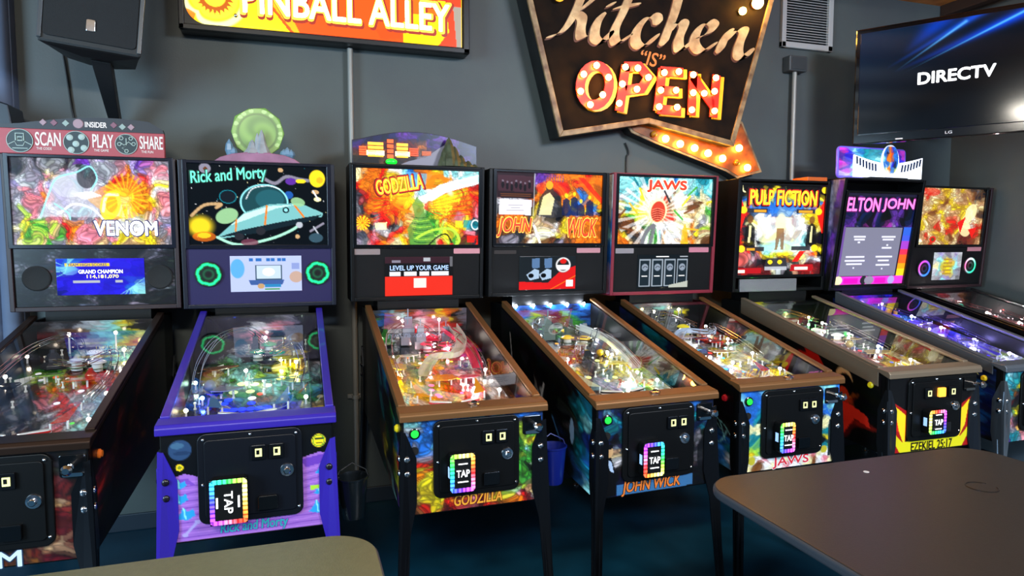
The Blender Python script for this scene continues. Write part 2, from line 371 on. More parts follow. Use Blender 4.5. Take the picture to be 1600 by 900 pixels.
def machine(key, label, X, Yo, rz, D, sp):
    t = thing('pinball_machine', label, 'pinball machine', (X, Yo, 0), rz, 'pinball machines in a row along the grey wall')
    yf = D['yb']-1.1; lz = D['lockz']; bz = D['cabz']; rzt = D['railz']; hw = D.get('hw', .28); ln = D['bblean']; b0, b1 = D['bbb'], D['bbt']
    y0 = -1.095; yr = yf+.21
    trim = sp['trim']; cabm = sp.get('cab', blackm); legm = sp.get('leg', metal_dk)
    top = lambda y: lz-.012+(rzt-lz)*(y-y0)/(yf-y0)
    bot = lambda y: bz+(.60-bz)*(y-y0)/(yr-y0)
    # cabinet
    for s, k in ((-1, 'L'), (1, 'R')):
        prof = [(y0+.02, bot(y0)), (y0+.02, top(y0+.02)-.012), (yf, top(yf)-.012), (yr, top(yf)-.012), (yr, bot(yr))]
        M = Matrix(((0, 0, 1, s*hw-(.0 if s > 0 else 0)), (1, 0, 0, 0), (0, 1, 0, 0), (0, 0, 0, 1)))
        sd = MB().prism(prof, -.018*s, 0, M).build('side_panel', cabm, t)
        if sp.get('side'+k) is not None:
            x = s*(hw+.0012); A = sp['side'+k]
            q = [(x, y0+.04, top(y0+.04)-.03), (x, yf+.02, top(yf)-.03), (x, yf+.02, bot(yf)+.004), (x, y0+.04, bot(y0)+.004)]
            if s < 0: q = [q[1], q[0], q[3], q[2]]
            art_mesh('side_artwork', A, q, artmat('cabinet_print', 0, .3), sd)
        f = MB()
        if sp.get('flip'):
            f.lathe([(.016, 0), (.016, .006), (.011, .010), (.011, .013)], 16, T(s*(hw), y0+.10, lz-.085) @ Matrix.Rotation(s*PI/2, 4, 'Y'))
            f.build('flipper_button', mat('button_'+sp['flip'], sp['flip'], .3), t, smooth=True)
    fr = MB().box(-hw, hw, y0, y0+.02, bz, lz-.02).build('front_panel', cabm, t, .004)
    MB().box(-hw+.02, hw-.02, yr-.02, yr, .60, top(yf)-.012).build('back_panel', cabm, t)
    MB().hexa([(-hw+.02, y0+.02, bz+.005), (hw-.02, y0+.02, bz+.005), (hw-.02, yr-.02, .605), (-hw+.02, yr-.02, .605)],
              [(-hw+.02, y0+.02, bz+.02), (hw-.02, y0+.02, bz+.02), (hw-.02, yr-.02, .62), (-hw+.02, yr-.02, .62)]).build('bottom_panel', blackm, t)
    fy = y0-.0015
    art_mesh('front_artwork', sp['front'], [(-hw+.006, fy, lz-.035), (hw-.006, fy, lz-.035), (hw-.006, fy, bz+.006), (-hw+.006, fy, bz+.006)], artmat('cabinet_print', 0, .3), fr)
    for a in sp.get('front_text', []): lettering(a[0], mat('ink'+a[5], a[5], .4), fr, face(a[1], fy-.001-.0006*(a[6] if len(a) > 6 else 0), a[2]), a[3], a[4], a[7] if len(a) > 7 else .03, a[8] if len(a) > 8 else 0)
    # lockbar and rails
    lb = MB().prism([(y0-.018, lz-.035), (y0-.018, lz-.012), (y0-.008, lz), (y0+.062, lz+.008), (y0+.062, lz-.008), (y0+.0, lz-.030)], -hw-.012, hw+.012,
                    Matrix(((0, 0, 1, 0), (1, 0, 0, 0), (0, 1, 0, 0), (0, 0, 0, 1)))).build('lockbar', trim, t, .003)
    for s in (-1, 1):
        a, b = s*(hw+.006), s*(hw-.024); x0, x1 = min(a, b), max(a, b); ya = y0+.055
        m = MB().hexa([(x0, ya, top(ya)-.001), (x1, ya, top(ya)-.001), (x1, yf, top(yf)-.001), (x0, yf, top(yf)-.001)],
                      [(x0, ya, top(ya)+.013), (x1, ya, top(ya)+.013), (x1, yf, top(yf)+.013), (x0, yf, top(yf)+.013)])
        xo0, xo1 = (s*hw+.001*s, s*(hw+.006)); xo0, xo1 = min(xo0, xo1), max(xo0, xo1); dp = sp.get('raildepth', .03)
        m.hexa([(xo0, ya, top(ya)-dp), (xo1, ya, top(ya)-dp), (xo1, yf, top(yf)-dp), (xo0, yf, top(yf)-dp)],
               [(xo0, ya, top(ya)), (xo1, ya, top(ya)), (xo1, yf, top(yf)), (xo0, yf, top(yf))])
        m.build('side_rail', trim, t, .0025)
    g0 = y0+.06
    MB().hexa([(-hw+.026, g0, top(g0)+.001), (hw-.026, g0, top(g0)+.001), (hw-.026, yf, top(yf)+.001), (-hw+.026, yf, top(yf)+.001)],
              [(-hw+.026, g0, top(g0)+.005), (hw-.026, g0, top(g0)+.005), (hw-.026, yf, top(yf)+.005), (-hw+.026, yf, top(yf)+.005)]).build('glass_cover', glassmat(), t)
    if sp.get('action', True):
        ab = MB().lathe([(.021, 0), (.023, .008), (.016, .012)], 18, T(.0, y0+.02, lz+.002)).build('action_button', chrome, t, smooth=True)
        MB().sphere((0, y0+.02, lz+.014), .012, sc=(1, 1, .6)).build('button_cap', blackg, ab, smooth=True)
    # coin door
    dz0, dz1 = bz+.060, lz-.040
    cw = .17; dcx = sp.get('doorx', .004)
    dm = blackm if key != 'R' else mat('door_bluish', '#070b14', .4, spec=.3)
    cdr = MB().prism(rrect(dcx-cw, dcx+cw, dz0, dz1, .03), 0, .012, face(0, y0, 0)).build('coin_door', dm, t, .003)
    MB().prism(rrect(dcx-cw+.022, dcx+cw-.022, dz0+.022, dz1-.022, .015), 0, .006, face(0, y0-.012, 0)).build('door_leaf', dm, cdr, .002)
    dy = y0-.018
    for i, sx in enumerate(sp.get('slots', (.05, .105))):
        cx, cz = dcx+sx-.01, dz1-.075
        e = MB().prism(rrect(cx-.024, cx+.024, cz-.026, cz+.026, .004), 0, .010, face(0, dy, 0)).build('coin_slot', metal_dk, cdr, .002)
        MB().box(cx-.010, cx+.012, dy-.0125, dy-.0098, cz-.014, cz+.014).build('coin_price_window', mat('slot_glow', '#d8d890', emit=.75), e)
        MB().box(cx-.006, cx+.004, dy-.0135, dy-.0122, cz-.006, cz+.009).build('coin_price_mark', blackm, e)
    if sp.get('slot_lit'):
        cx, cz = dcx+.022, dz1-.075
        MB().prism(rrect(cx-.022, cx+.022, cz-.022, cz+.022, .004), 0, .010, face(0, dy, 0)).build('bill_light', mat('orange_glow', '#ffa030', emit=1.6), cdr)
    lk = MB().lathe([(.024, 0), (.022, .005), (.012, .006), (.012, .016), (.009, .019)], 18, face(dcx+.118, dy, dz1-.148)).build('door_lock', chrome, cdr, smooth=True)
    MB().prism(rrect(dcx+.02, dcx+.085, dz0+.035, dz0+.085, .006), 0, .012, face(0, dy, 0)).build('coin_return', blackg, cdr, .002)
    for bx, bzz in ((-cw+.02, dz1-.02), (cw-.02, dz1-.02), (0, dz1-.012), (cw-.014, dz0+.03), (-cw+.016, dz0+.14)): MB().sphere((dcx+bx, y0-.012, bzz), .006, 8, 6).build('door_rivet', chrome, cdr, smooth=True)
    if sp.get('reader'):
        a = sp['reader']; card_reader(cdr, dcx+a[0], a[1], dy, a[2], a[3], a[4], a[5])
    # buttons left of the door
    if sp.get('start', True):
        b = MB().lathe([(.021, 0), (.021, .006), (.016, .009)], 20, face(-.235, y0-.002, lz-.082)).build('start_button', blackg, t, smooth=True)
        MB().lathe([(.015, 0), (.013, .004)], 18, face(-.235, y0-.011, lz-.082)).build('start_lens', mat('green_lens', '#18c838', emit=.9), b, smooth=True)
        MB().lathe([(.016, 0), (.016, .004)], 18, face(-.236, y0-.001, lz-.148)).build('button_well', mat('hole_black', '#000000', .9), t)
    if sp.get('plunger', True):
        pl = MB().prism(rrect(.19, .268, lz-.125, lz-.052, .008), 0, .006, face(0, y0, 0)).build('plunger_plate', blackg, t, .002)
        MB().lathe([(.010, 0), (.010, .03), (.006, .032), (.006, .05), (.015, .056), (.017, .066), (.010, .074)], 16, face(.232, y0-.006, lz-.083)).build('plunger_knob', sp.get('knob', chrome), pl, smooth=True)
        MB().prism(rrect(.200, .258, lz-.122, lz-.110, .005), 0, .008, face(0, y0-.004, 0)).build('plunger_rim', chrome, pl)
    # legs
    for sx in (-1, 1):
        for sy in (-1, 1):
            ye = y0 if sy < 0 else yr; xe = sx*hw; zt = .80 if sy < 0 else .92
            m = MB(); spx, spy = .025*sx, .05*sy; w0 = .058; w1 = .036; wall = .006
            ex, ey = xe+sx*.007, ye+sy*.007
            # two flanges meeting at the corner edge
            for fl in (0, 1):
                pts = [(0, zt+.035), (.018 if 1 else 0, zt+.03), (w0, zt-.07), (w0, zt-.24), (w1, zt-.36), (w1*.85, .03), (0, .03)]
                vs = []
                for dd in (0, 1):
                    for (a, z) in pts:
                        k = max(0.0, (zt-.25-z)/(zt-.25)); cx, cy = ex+spx*k, ey+spy*k
                        if fl == 0: vs.append((cx-sx*a, cy-sy*(wall*dd), z))
                        else: vs.append((cx-sx*(wall*dd), cy-sy*a, z))
                n = len(pts)
                m.add(vs, [tuple(range(n)), tuple(range(n, 2*n))[::-1]]+[((i+1) % n, i, n+i, n+(i+1) % n) for i in range(n)])
                ridge = []
                for z in (zt-.27, .35, .05):
                    k = max(0.0, (zt-.25-z)/(zt-.25)); cx, cy = ex+spx*k, ey+spy*k
                    ridge.append((cx-sx*.02, cy+sy*.0, z) if fl == 0 else (cx, cy-sy*.02, z))
                m.tube(ridge, .0055, 8)
            m.tube([(ex, ey, zt-.02), (ex, ey, zt-.25), (ex+spx, ey+spy, .04)], .0045, 8)
            lg = m.build('leg', legm, t)
            for bz_ in (zt-.07, zt-.125):
                MB().sphere((ex-sx*.022, ey+sy*.003, bz_), .0125, 12, 8, sc=(1, .6, 1)).sphere((ex+sx*.003, ey-sy*.022, bz_), .0125, 12, 8, sc=(.6, 1, 1)).build('leg_bolt', sp.get('bolt', chrome), lg, smooth=True)
            MB().lathe([(.024, 0), (.024, .006), (.008, .012), (.008, .045)], 14, T(ex+spx*1.0-sx*.012, ey+spy*1.0-sy*.012, 0)).build('leveler_foot', chrome, lg, smooth=True)
    # playfield
    zf, zb = lz-.095, rzt-.155; pw = hw-.02; p0, p1 = y0+.075, yf-.004
    PZ = lambda v: zf+(zb-zf)*v
    def PF(u, v, h=0.0): return (u*pw, p0+(p1-p0)*v, PZ(v)+h)
    MB().hexa([PF(-1, 0, -.02), PF(1, 0, -.02), PF(1, 1, -.02), PF(-1, 1, -.02)], [PF(-1, 0, -.001), PF(1, 0, -.001), PF(1, 1, -.001), PF(-1, 1, -.001)]).build('playfield_board', mat('ply', '#7a5630', .6), t)
    pf = art_mesh('playfield', sp['pf'], [PF(-1, 1), PF(1, 1), PF(1, 0), PF(-1, 0)], artmat('playfield_print', 0, .18, 1, .5), t)
    bk = art_mesh('playfield_backdrop', sp['back'], [(-pw, p1-.002, rzt-.03), (pw, p1-.002, rzt-.03), (pw, p1-.002, zb), (-pw, p1-.002, zb)], artmat('playfield_print', 0, .18), t)
    playfield_kit(t, PF, sp, pw, rzt-.04, top)
    # backbox
    def BB(mb, x0, x1, d0, d1, z0, z1):
        f = lambda x, d, z: (x, yf-ln*(z-b0)/(b1-b0)+d, z)
        return mb.hexa([f(x0, d0, z0), f(x1, d0, z0), f(x1, d1, z0), f(x0, d1, z0)], [f(x0, d0, z1), f(x1, d0, z1), f(x1, d1, z1), f(x0, d1, z1)])
    by = lambda z, d=0.0: yf-ln*(z-b0)/(b1-b0)+d
    bw = D['bbw']; bd = min(.22, .36-yf-Yo); tw = D['trw']; tz1, tz0 = sp.get('tz', (D['trt'], D['trb']))
    lang = math.atan(ln/(b1-b0))
    bbm = sp.get('bbm', blackm)
    bx = BB(MB(), -bw, bw, bd-.02, bd, b0, b1); BB(bx, -bw, -bw+.02, 0, bd-.02, b0, b1); BB(bx, bw-.02, bw, 0, bd-.02, b0, b1)
    BB(bx, -bw+.02, bw-.02, 0, bd-.02, b1-.014, b1); BB(bx, -bw+.02, bw-.02, 0, bd-.02, b0, b0+.02)
    back = bx.build('backbox', bbm, t, .003)
    for s, k in ((-1, 'bbL'), (1, 'bbR')):
        if sp.get(k) is not None:
            x = s*(bw+.001); q = [(x, by(b1-.01, .004), b1-.01), (x, by(b1-.01, bd-.01), b1-.01), (x, by(b0+.01, bd-.01), b0+.01), (x, by(b0+.01, .004), b0+.01)]
            if s < 0: q = [q[1], q[0], q[3], q[2]]
            art_mesh('backbox_side_artwork', sp[k], q, artmat('cabinet_print', 0, .3), back)
    MB().box(-.22, .22, yf+.01, min(yf+.19, yf+bd), top(yf)-.03, b0+.002).build('backbox_hinge_block', blackm, t)
    fm = BB(MB(), -tw-.016, -tw+.004, -.002, .02, tz0-.014, tz1+.012); BB(fm, tw-.004, tw+.016, -.002, .02, tz0-.014, tz1+.012)
    BB(fm, -tw, tw, -.002, .02, tz1-.004, tz1+.010); BB(fm, -tw, tw, -.002, .02, tz0-.014, tz0+.004)
    fm.build('translite_frame', sp.get('framem', blackg), back, .002)
    tl = art_mesh('translite', sp['trans'], [(-tw, by(tz1, .012), tz1), (tw, by(tz1, .012), tz1), (tw, by(tz0, .012), tz0), (-tw, by(tz0, .012), tz0)], artmat('backlit_print_%s' % key, sp.get('temit', 1.15), .15, .25), t, .003)
    for a in sp.get('trans_text', []):
        # (text, u, v, width, height, colour, layer, bold, shear, roll)
        x = -tw+2*tw*a[1]; z = tz1-(tz1-tz0)*a[2]
        lettering(a[0], mat('backlit'+a[5], a[5], .3, emit=1.1), tl, face(x, by(z, .0105-.0007*a[6]), z, lang, a[9] if len(a) > 9 else 0), a[3]*2*tw, a[4]*(tz1-tz0), a[7], a[8])
    if sp.get('display'):
        dx0, dx1, dzz0, dzz1 = sp['display']
        sb = BB(MB(), -bw+.02, bw-.02, .012, .03, b0+.02, tz0-.012)
        spk = sb.build('speaker_panel', sp.get('spm', blackr), t)
        if sp.get('spart') is not None:
            art_mesh('speaker_panel_artwork', sp['spart'], [(-bw+.025, by(tz0-.016, .010), tz0-.016), (bw-.025, by(tz0-.016, .010), tz0-.016), (bw-.025, by(b0+.022, .010), b0+.022), (-bw+.025, by(b0+.022, .010), b0+.022)], artmat('cabinet_print', 0, .3), spk)
        ds = art_mesh('display_screen', sp['disp'], [(dx0, by(dzz1, .006), dzz1), (dx1, by(dzz1, .006), dzz1), (dx1, by(dzz0, .006), dzz0), (dx0, by(dzz0, .006), dzz0)], artmat('screen_glow', 1.1, .12, .1), t, .006)
        for a in sp.get('disp_text', []):
            x = dx0+(dx1-dx0)*a[1]; z = dzz1-(dzz1-dzz0)*a[2]
            lettering(a[0], mat('screen'+a[5], a[5], .3, emit=1.1), ds, face(x, by(z, .0045), z, lang), a[3]*(dx1-dx0), a[4]*(dzz1-dzz0), a[6] if len(a) > 6 else .02, 0)
        for i, (sx, sz) in enumerate(sp.get('speakers', ((-.245, 1.36), (.26, 1.36)))):
            r = sp.get('spr', .055); M = face(sx, by(sz, .010), sz, lang)
            sk = MB().lathe([(r, 0), (r, .006), (r*.9, .009), (r*.55, .004), (r*.2, .003)], 28, M).build('speaker', mat('speaker_mesh', '#060708', .7, bump=.6, bscale=500), t, smooth=True)
            if sp.get('ring'):
                A = Art(72, 72, (-1, 1, 1, -1), 'k'); an = np.arctan2(A.Y, A.X); rr = np.hypot(A.X, A.Y)
                cols = sp['ring'][i]; n = len(cols); h = (an/(2*PI) % 1)*n; i0 = h.astype(int) % n; f = (h % 1)[..., None]
                cc = np.array([C3(c) for c in cols]); rc = cc[i0]*(1-f)+cc[(i0+1) % n]*f
                wob = .05*(np.sin(an*6) > .3) if key == 'R' else 0
                k = np.exp(-((rr-.80+wob)/.13)**2); k = np.where(rr > .99, 0, k); k2 = .25*np.exp(-((rr-.35)/.12)**2)
                A.a[:] = np.clip(rc*(k+k2)[..., None]*1.1, 0, 1)
                sr = MB()
                pts = [(rr_*math.cos(2*PI*q/28), rr_*math.sin(2*PI*q/28)) for rr_ in (r,) for q in range(28)]
                q = [M @ Vector((-r, r, .0105)), M @ Vector((r, r, .0105)), M @ Vector((r, -r, .0105)), M @ Vector((-r, -r, .0105))]
                ob = art_mesh('speaker_light_ring', A, [tuple(v) for v in q], artmat('ring_glow', 2.0, .4, .3), sk)
                # trim the sheet to the round grille
                me = ob.data; import bmesh; bm = bmesh.new(); bm.from_mesh(me)
                c = M @ Vector((0, 0, .0105)); bmesh.ops.delete(bm, geom=[v for v in bm.verts if (v.co-c).length > r*.99], context='VERTS'); bm.to_mesh(me); bm.free()
    for a in sp.get('stickers', []):      # (x, z, w, h, colour, name)
        z = a[1]; MB().prism(rrect(a[0]-a[2]/2, a[0]+a[2]/2, -a[3]/2, a[3]/2, .004), 0, .0015, face(0, by(z, .010), z, lang)).build(a[5], mat('sticker'+a[4], a[4], .4), t)
    return t, dict(BB=BB, by=by, bw=bw, bd=bd, b0=b0, b1=b1, yf=yf, tw=tw, lang=lang, back=back, y0=y0, lz=lz, bz=bz)

def playfield_kit(t, PF, sp, pw, zlim, top):
    """everything standing on the playfield under the glass: flippers, bumpers, ramps, lamps"""
    R = random.Random(sp['seed']); K = sp['kit']; c1, c2, c3 = K['cols']
    plast = lambda c: mat('plastic_'+c, c, .2, coat=.5)
    # apron
    ap = MB().hexa([PF(-1, 0, .001), PF(1, 0, .001), PF(.78, .10, .001), PF(-1, .10, .001)], [PF(-1, 0, .03), PF(1, 0, .03), PF(.78, .10, .012), PF(-1, .10, .012)])
    ap.build('apron', mat('apron'+sp.get('apron', '#141416'), sp.get('apron', '#141416'), .35), t, .002)
    for a in sp.get('apron_text', []): 
        c = Vector(PF(a[1], .055, .0235)); lettering(a[0], mat('ink'+a[4], a[4], .4), t, T(*c) @ Matrix.Rotation(-.10, 4, 'X'), a[2], a[3], .03, .3)
    # flippers
    for s in (-1, 1):
        pts = []
        L = .078
        for k in range(9): a = PI/2+PI*k/8; pts.append((.012*math.cos(a), .012*math.sin(a)))
        for k in range(7): a = -PI/2+PI*k/6; pts.append((L+.006*math.cos(a), .006*math.sin(a)))
        x, y, z = PF(-.36*s-.08, .17, .012); M = T(x, y, z) @ Matrix.Rotation((-.5 if s > 0 else PI+.5), 4, 'Z')
        f = MB().prism(pts, 0, .016, M).build('flipper', plast(K.get('flip', '#f4f4f0')), t, .002)
        MB().tube([tuple(M @ Vector((p[0]*1.0, p[1]*1.0, .008))) for p in pts], .004, 6, True).build('flipper_rubber', plast(K.get('rub', '#d02020')), f, smooth=True)
    # slingshots
    for s in (-1, 1):
        P = [(-.08-.62*s*.9, .22), (-.08-.62*s*.9, .36), (-.08-.36*s, .205)]
        tri = [PF(u, v, .028) for u, v in P]; tri2 = [PF(u, v, .031) for u, v in P]
        o = [0, 1, 2] if s < 0 else [0, 2, 1]
        m = MB().add([tri[i] for i in o]+[tri2[i] for i in o], [(0, 1, 2), (5, 4, 3), (0, 3, 4, 1), (1, 4, 5, 2), (2, 5, 3, 0)])
        sl = m.build('slingshot', plast(c1), t)
        p = MB()
        for u, v in P: p.lathe([(.004, 0), (.004, .03)], 8, T(*PF(u, v)))
        p.build('slingshot_posts', plast('#e8e8e8'), sl)
    # pop bumpers
    for (u, v) in K.get('bumpers', [(-.05, .74), (.28, .72), (.12, .83)]):
        x, y, z = PF(u, v)
        b = MB().lathe([(.022, 0), (.020, .03)], 20, T(x, y, z)).build('pop_bumper', plast('#e8e8e8'), t, smooth=True)
        MB().lathe([(.018, .030), (.036, .036), (.036, .042), (.020, .050), (.006, .053)], 24, T(x, y, z)).build('bumper_cap', mat('cap_'+K['cap'], K['cap'], .2, coat=.6, emit=K.get('capemit', .5)), b, smooth=True)
        MB().lathe([(.037, .012), (.037, .015), (.028, .015)], 24, T(x, y, z)).build('bumper_skirt', plast(c2), b, smooth=True)
    # wire ramps
    wires = mat('ramp_wire', '#c8c8cc', .15, 1.0)
    for path in K.get('wires', [[(-.85, .30, .05), (-.88, .55, .07), (-.70, .78, .09), (-.25, .86, .10), (.1, .70, .085)], [(.62, .32, .05), (.70, .52, .06), (.55, .70, .08), (.20, .60, .075), (-.2, .62, .08)]]):
        pts = [Vector(PF(*p)) for p in smoothpath(path, 7)]
        m = MB()
        for off, dz in ((-.012, 0), (.012, 0), (-.014, .016), (.014, .016)):
            q = []
            for i, p in enumerate(pts):
                d = (pts[min(i+1, len(pts)-1)]-pts[max(i-1, 0)]).normalized(); sd = Vector((-d.y, d.x, 0)).normalized(); q.append(p+sd*off+Vector((0, 0, dz)))
            m.tube(q, .0019, 6)
        for i in range(0, len(pts), 5):
            d = (pts[min(i+1, len(pts)-1)]-pts[max(i-1, 0)]).normalized(); sd = Vector((-d.y, d.x, 0)).normalized(); p = pts[i]
            m.tube([p+sd*.014+Vector((0, 0, .016)), p+sd*.011+Vector((0, 0, -.002)), p-sd*.011+Vector((0, 0, -.002)), p-sd*.014+Vector((0, 0, .016))], .0016, 5)
        m.build('wire_ramp', wires, t, smooth=True)
    # plastic ramps: clear U channels
    for path, colr in K.get('ramps', []):
        pts = [Vector(PF(*p)) for p in smoothpath(path, 7)]; vs = []; fs = []
        sec = [(-.026, .024), (-.024, 0), (.024, 0), (.026, .024), (.023, .024), (.021, .003), (-.021, .003), (-.023, .024)]
        for i, p in enumerate(pts):
            d = (pts[min(i+1, len(pts)-1)]-pts[max(i-1, 0)]).normalized(); sd = Vector((-d.y, d.x, 0)).normalized()
            for a, b in sec: vs.append(p+sd*a+Vector((0, 0, b)))
        for i in range(len(pts)-1):
            for k in range(8): fs.append((i*8+k, i*8+(k+1) % 8, (i+1)*8+(k+1) % 8, (i+1)*8+k))
        MB().add(vs, fs).build('plastic_ramp', plast(colr), t)
    # plastics on posts
    for (u, v, a, b, rot, colr) in K.get('plastics', []):
        x, y, z = PF(u, v, .034); poly = [(a*math.cos(q)*(1+.25*math.sin(3*q+u*9)), b*math.sin(q)*(1+.2*math.cos(2*q+v*9))) for q in [2*PI*i/14 for i in range(14)]]
        o = MB().prism(poly, 0, .003, T(x, y, z) @ Matrix.Rotation(rot, 4, 'Z')).build('playfield_plastic', plast(colr), t)
        m = MB()
        for q in (0, 2.1, 4.2): m.lathe([(.004, -.033), (.004, 0)], 8, T(x+.5*a*math.cos(q), y+.5*b*math.sin(q), z))
        m.build('plastic_posts', plast('#dcdce0'), o)
    # drop targets
    for (u, v, n, rot, colr) in K.get('targets', [(-.72, .60, 4, 1.2, '#f0f0f0')]):
        for i in range(n):
            x, y, z = PF(u, v); M = T(x, y, z) @ Matrix.Rotation(rot, 4, 'Z')
            MB().box(i*.026-.011, i*.026+.011, -.002, .002, 0, .03, M).build('target', plast(colr), t, .001)
    # inserts in the playfield, lit from below
    for (u, v, r, colr, e) in K.get('inserts', []):
        x, y, z = PF(u, v, .0012); MB().lathe([(r, 0), (r, .0012)], 14, T(x, y, z) @ Matrix.Rotation(math.atan2(PF(0, 1)[2]-PF(0, 0)[2], 1.0), 4, 'X')).build('lamp_insert', mat('insert_%s_%g' % (colr, e), colr, .3, emit=e), t)
    # lane guides and rubber posts
    m = MB()
    for i in range(16):
        u, v = R.uniform(-.9, .85), R.uniform(.25, .95); m.lathe([(.006, 0), (.006, .006), (.003, .008), (.003, .02), (.006, .022), (.005, .028)], 10, T(*PF(u, v)))
    m.build('rubber_posts', plast(c3), t)
    m = MB().hexa([PF(.80, .02, 0), PF(.815, .02, 0), PF(.815, .84, 0), PF(.80, .84, 0)], [PF(.80, .02, .03), PF(.815, .02, .03), PF(.815, .84, .03), PF(.80, .84, .03)])
    m.build('shooter_lane_guide', wires, t)
    # toys: stepped model pieces
    for (u, v, kind, s, colr) in K.get('toys', []):
        x, y, z = PF(u, v); m = MB()
        if kind == 'tower':
            hh = 0
            for k in range(3):
                w = s*(1-.25*k); m.box(x-w/2, x+w/2, y-w/3, y+w/3, z+hh, z+hh+s*.6)
                hh += s*.6
            m.box(x-.003, x+.003, y-.003, y+.003, z+hh, z+hh+s*.5)
        elif kind == 'dish':
            m.lathe([(s*.3, 0), (s*.25, s*.3), (s, s*.75), (s*1.02, s*.85), (s*.8, s*.8), (s*.2, s*.55)], 24, T(x, y, z))
        elif kind == 'rock':
            q = []
            for k in range(7):
                rr = s*(1-k/7.5); q.append((rr*(1+.2*math.sin(k*2.3)), s*1.6*k/6))
            m.lathe(q, 7, T(x, y, z))
        elif kind == 'ball':
            m.sphere((x, y, z+s), s, 16, 10); m.lathe([(s*.4, 0), (s*.4, s)], 12, T(x, y, z))
        elif kind == 'car':
            m.hexa([(x-s, y-s*.4, z+.012), (x+s, y-s*.4, z+.012), (x+s, y+s*.4, z+.012), (x-s, y+s*.4, z+.012)], [(x-s, y-s*.38, z+.03), (x+s, y-s*.38, z+.03), (x+s, y+s*.38, z+.03), (x-s, y+s*.38, z+.03)])
            m.hexa([(x-s*.6, y-s*.36, z+.03), (x+s*.5, y-s*.36, z+.03), (x+s*.5, y+s*.36, z+.03), (x-s*.6, y+s*.36, z+.03)], [(x-s*.35, y-s*.3, z+.048), (x+s*.3, y-s*.3, z+.048), (x+s*.3, y+s*.3, z+.048), (x-s*.35, y+s*.3, z+.048)])
            for a in (-.6, .6):
                for b in (-.4, .4): m.lathe([(.011, -.004), (.011, .004)], 12, T(x+a*s, y+b*s, z+.012) @ Matrix.Rotation(PI/2, 4, 'X'))
        m.build('playfield_toy', plast(colr), t, .001, smooth=kind in ('dish', 'ball'))
    # general lamps
    for (u, v, h, colr, e) in K.get('lamps', []):
        h = h if h > .08 else h*.6
        x, y, z = PF(u, v, h); b = MB().sphere((x, y, z), .0078, 10, 6).build('playfield_lamp', mat('lamp_%s_%g' % (colr, e), '#ffffff', emit=e*1.8, ecol=colr), t)
        MB().lathe([(.004, -h if v < .97 else -.018), (.004, -.006)], 8, T(x, y, z)).build('lamp_socket', plast('#dcdce0'), b)

# ------------------------------------------------------------------ artwork of each machine
bronze = mat('bronze_trim', '#7a5430', .46, .55)
purplem = mat('purple_trim', '#2c1c94', .35, coat=.2)
darkbr = mat('dark_bronze_trim', '#3c2c24', .32, .8)
steel = mat('brushed_steel_trim', '#8c7c68', .38, .55)
steelb = mat('grey_steel_trim', '#6a7078', .38, .6)
steelleg = mat('steel_leg', '#8e98a4', .28, .9)
kn = mat('black_knob', '#0a0a0a', .2)

def blank(c='k'): return Art(4, 4, (0, 0, 1, 1), c)
U = (0, 0, 1, 1)

# 1 -- leftmost: white title, dark crowd artwork
tv = Art(230, 134, (50, 60, 1500, 860)).mosaic([
 "nghnhgngpphvhhvvpihh", "nghncgisnasshiovhvih", "hshgiehvsashiroiriwh", "vshhehstswssoorioiyi",
 "hihiwvvwsswioyoooowi", "hhioihvwwswyocyooyei", "hsihwsvhshcywcoooyei", "hlishwsaashvcywyoieh",
 "hyGliieihhieiwwwwwih", "clyGliroiieiswwwwshv", "hyGliGroiieiiyyeyehi", "hcleGheeiiehyyeyyyeh"], 11, 560, .18, .42)
tv.poly([(300, 600), (370, 380), (430, 240), (620, 200), (800, 300), (860, 420), (820, 600)], "#d8dce8", .45).poly([(700, 420), (900, 300), (1180, 250), (1240, 420), (1150, 600), (930, 620), (820, 520)], "#ff9a20", .5).poly([(560, 380), (760, 360), (860, 400), (700, 440)], "w", .8).poly([(850, 560), (900, 420), (1010, 400), (1060, 600)], "#fff0a0", .7)
tv.ell(640, 420, 270, 200, 'h', .35, .2).ell(560, 300, 150, 120, 's', .55, -.3).ell(730, 230, 95, 110, 'n', .7, .2)
tv.curve([(300, 600), (380, 400), (460, 250), (640, 190), (760, 135), (820, 240), (760, 350)], 9, 'a', .8)
tv.curve([(480, 560), (600, 480), (760, 520), (860, 620)], 12, 'w', .6).curve([(430, 480), (540, 560), (560, 620)], 9, 'a', .7)
tv.ell(930, 490, 95, 150, 'y', .7, .3).ell(940, 470, 60, 90, 'o', .6).curve([(860, 540), (900, 400), (1000, 390)], 18, 'c', .9)
tv.rays(1080, 400, 22, 'y', .45, 60, 210, 3, .3)
V_front = Art(90, 80, U).mosaic(["kkkkkkkkkk", "kkkkkkkmnk", "kkkkkkkmmk", "nkkkkkkmem", "nkkkkkkemu", "mnkkkkkumm", "mumukkumem", "numemumumk"], 5, 160, .2, .5)
V_side = Art(110, 60, U).mosaic(["kkkkkkkkkkkk", "kkkmkkkmkkkk", "mmumkumkkkmk", "rmummkmukmkk", "mkmkmmkukkkk", "kkkkmkkkkkkk", "kkkkkkkkkkkk"][::1], 6, 160, .3, .6)
V_back = Art(80, 24, U).mosaic(["kgkssaykk", "mgugaaGyk", "kgkssayok"], 7, 90)
V_pf = Art(90, 160, U).mosaic(["kkknngsaaaay", "kkkksgsaaayy", "kkkgnngnkgny", "knGGlryrroyo", "nGlGlrrrwros", "kngurrrwssaw", "nkgnirssaast", "kkgngsrswaal", "kkgngnsiwasc", "kkkgnusrsasl", "kkkkgnggsvas", "kkkkkngngsnn"], 8, 420, .25, .5)
V_spart = Art(150, 60, U).mosaic(["nnhnngnnhn", "hnmnngnhnn", "nhnngnnnhg", "nngnhnngnn"], 9, 420, .3, .8)
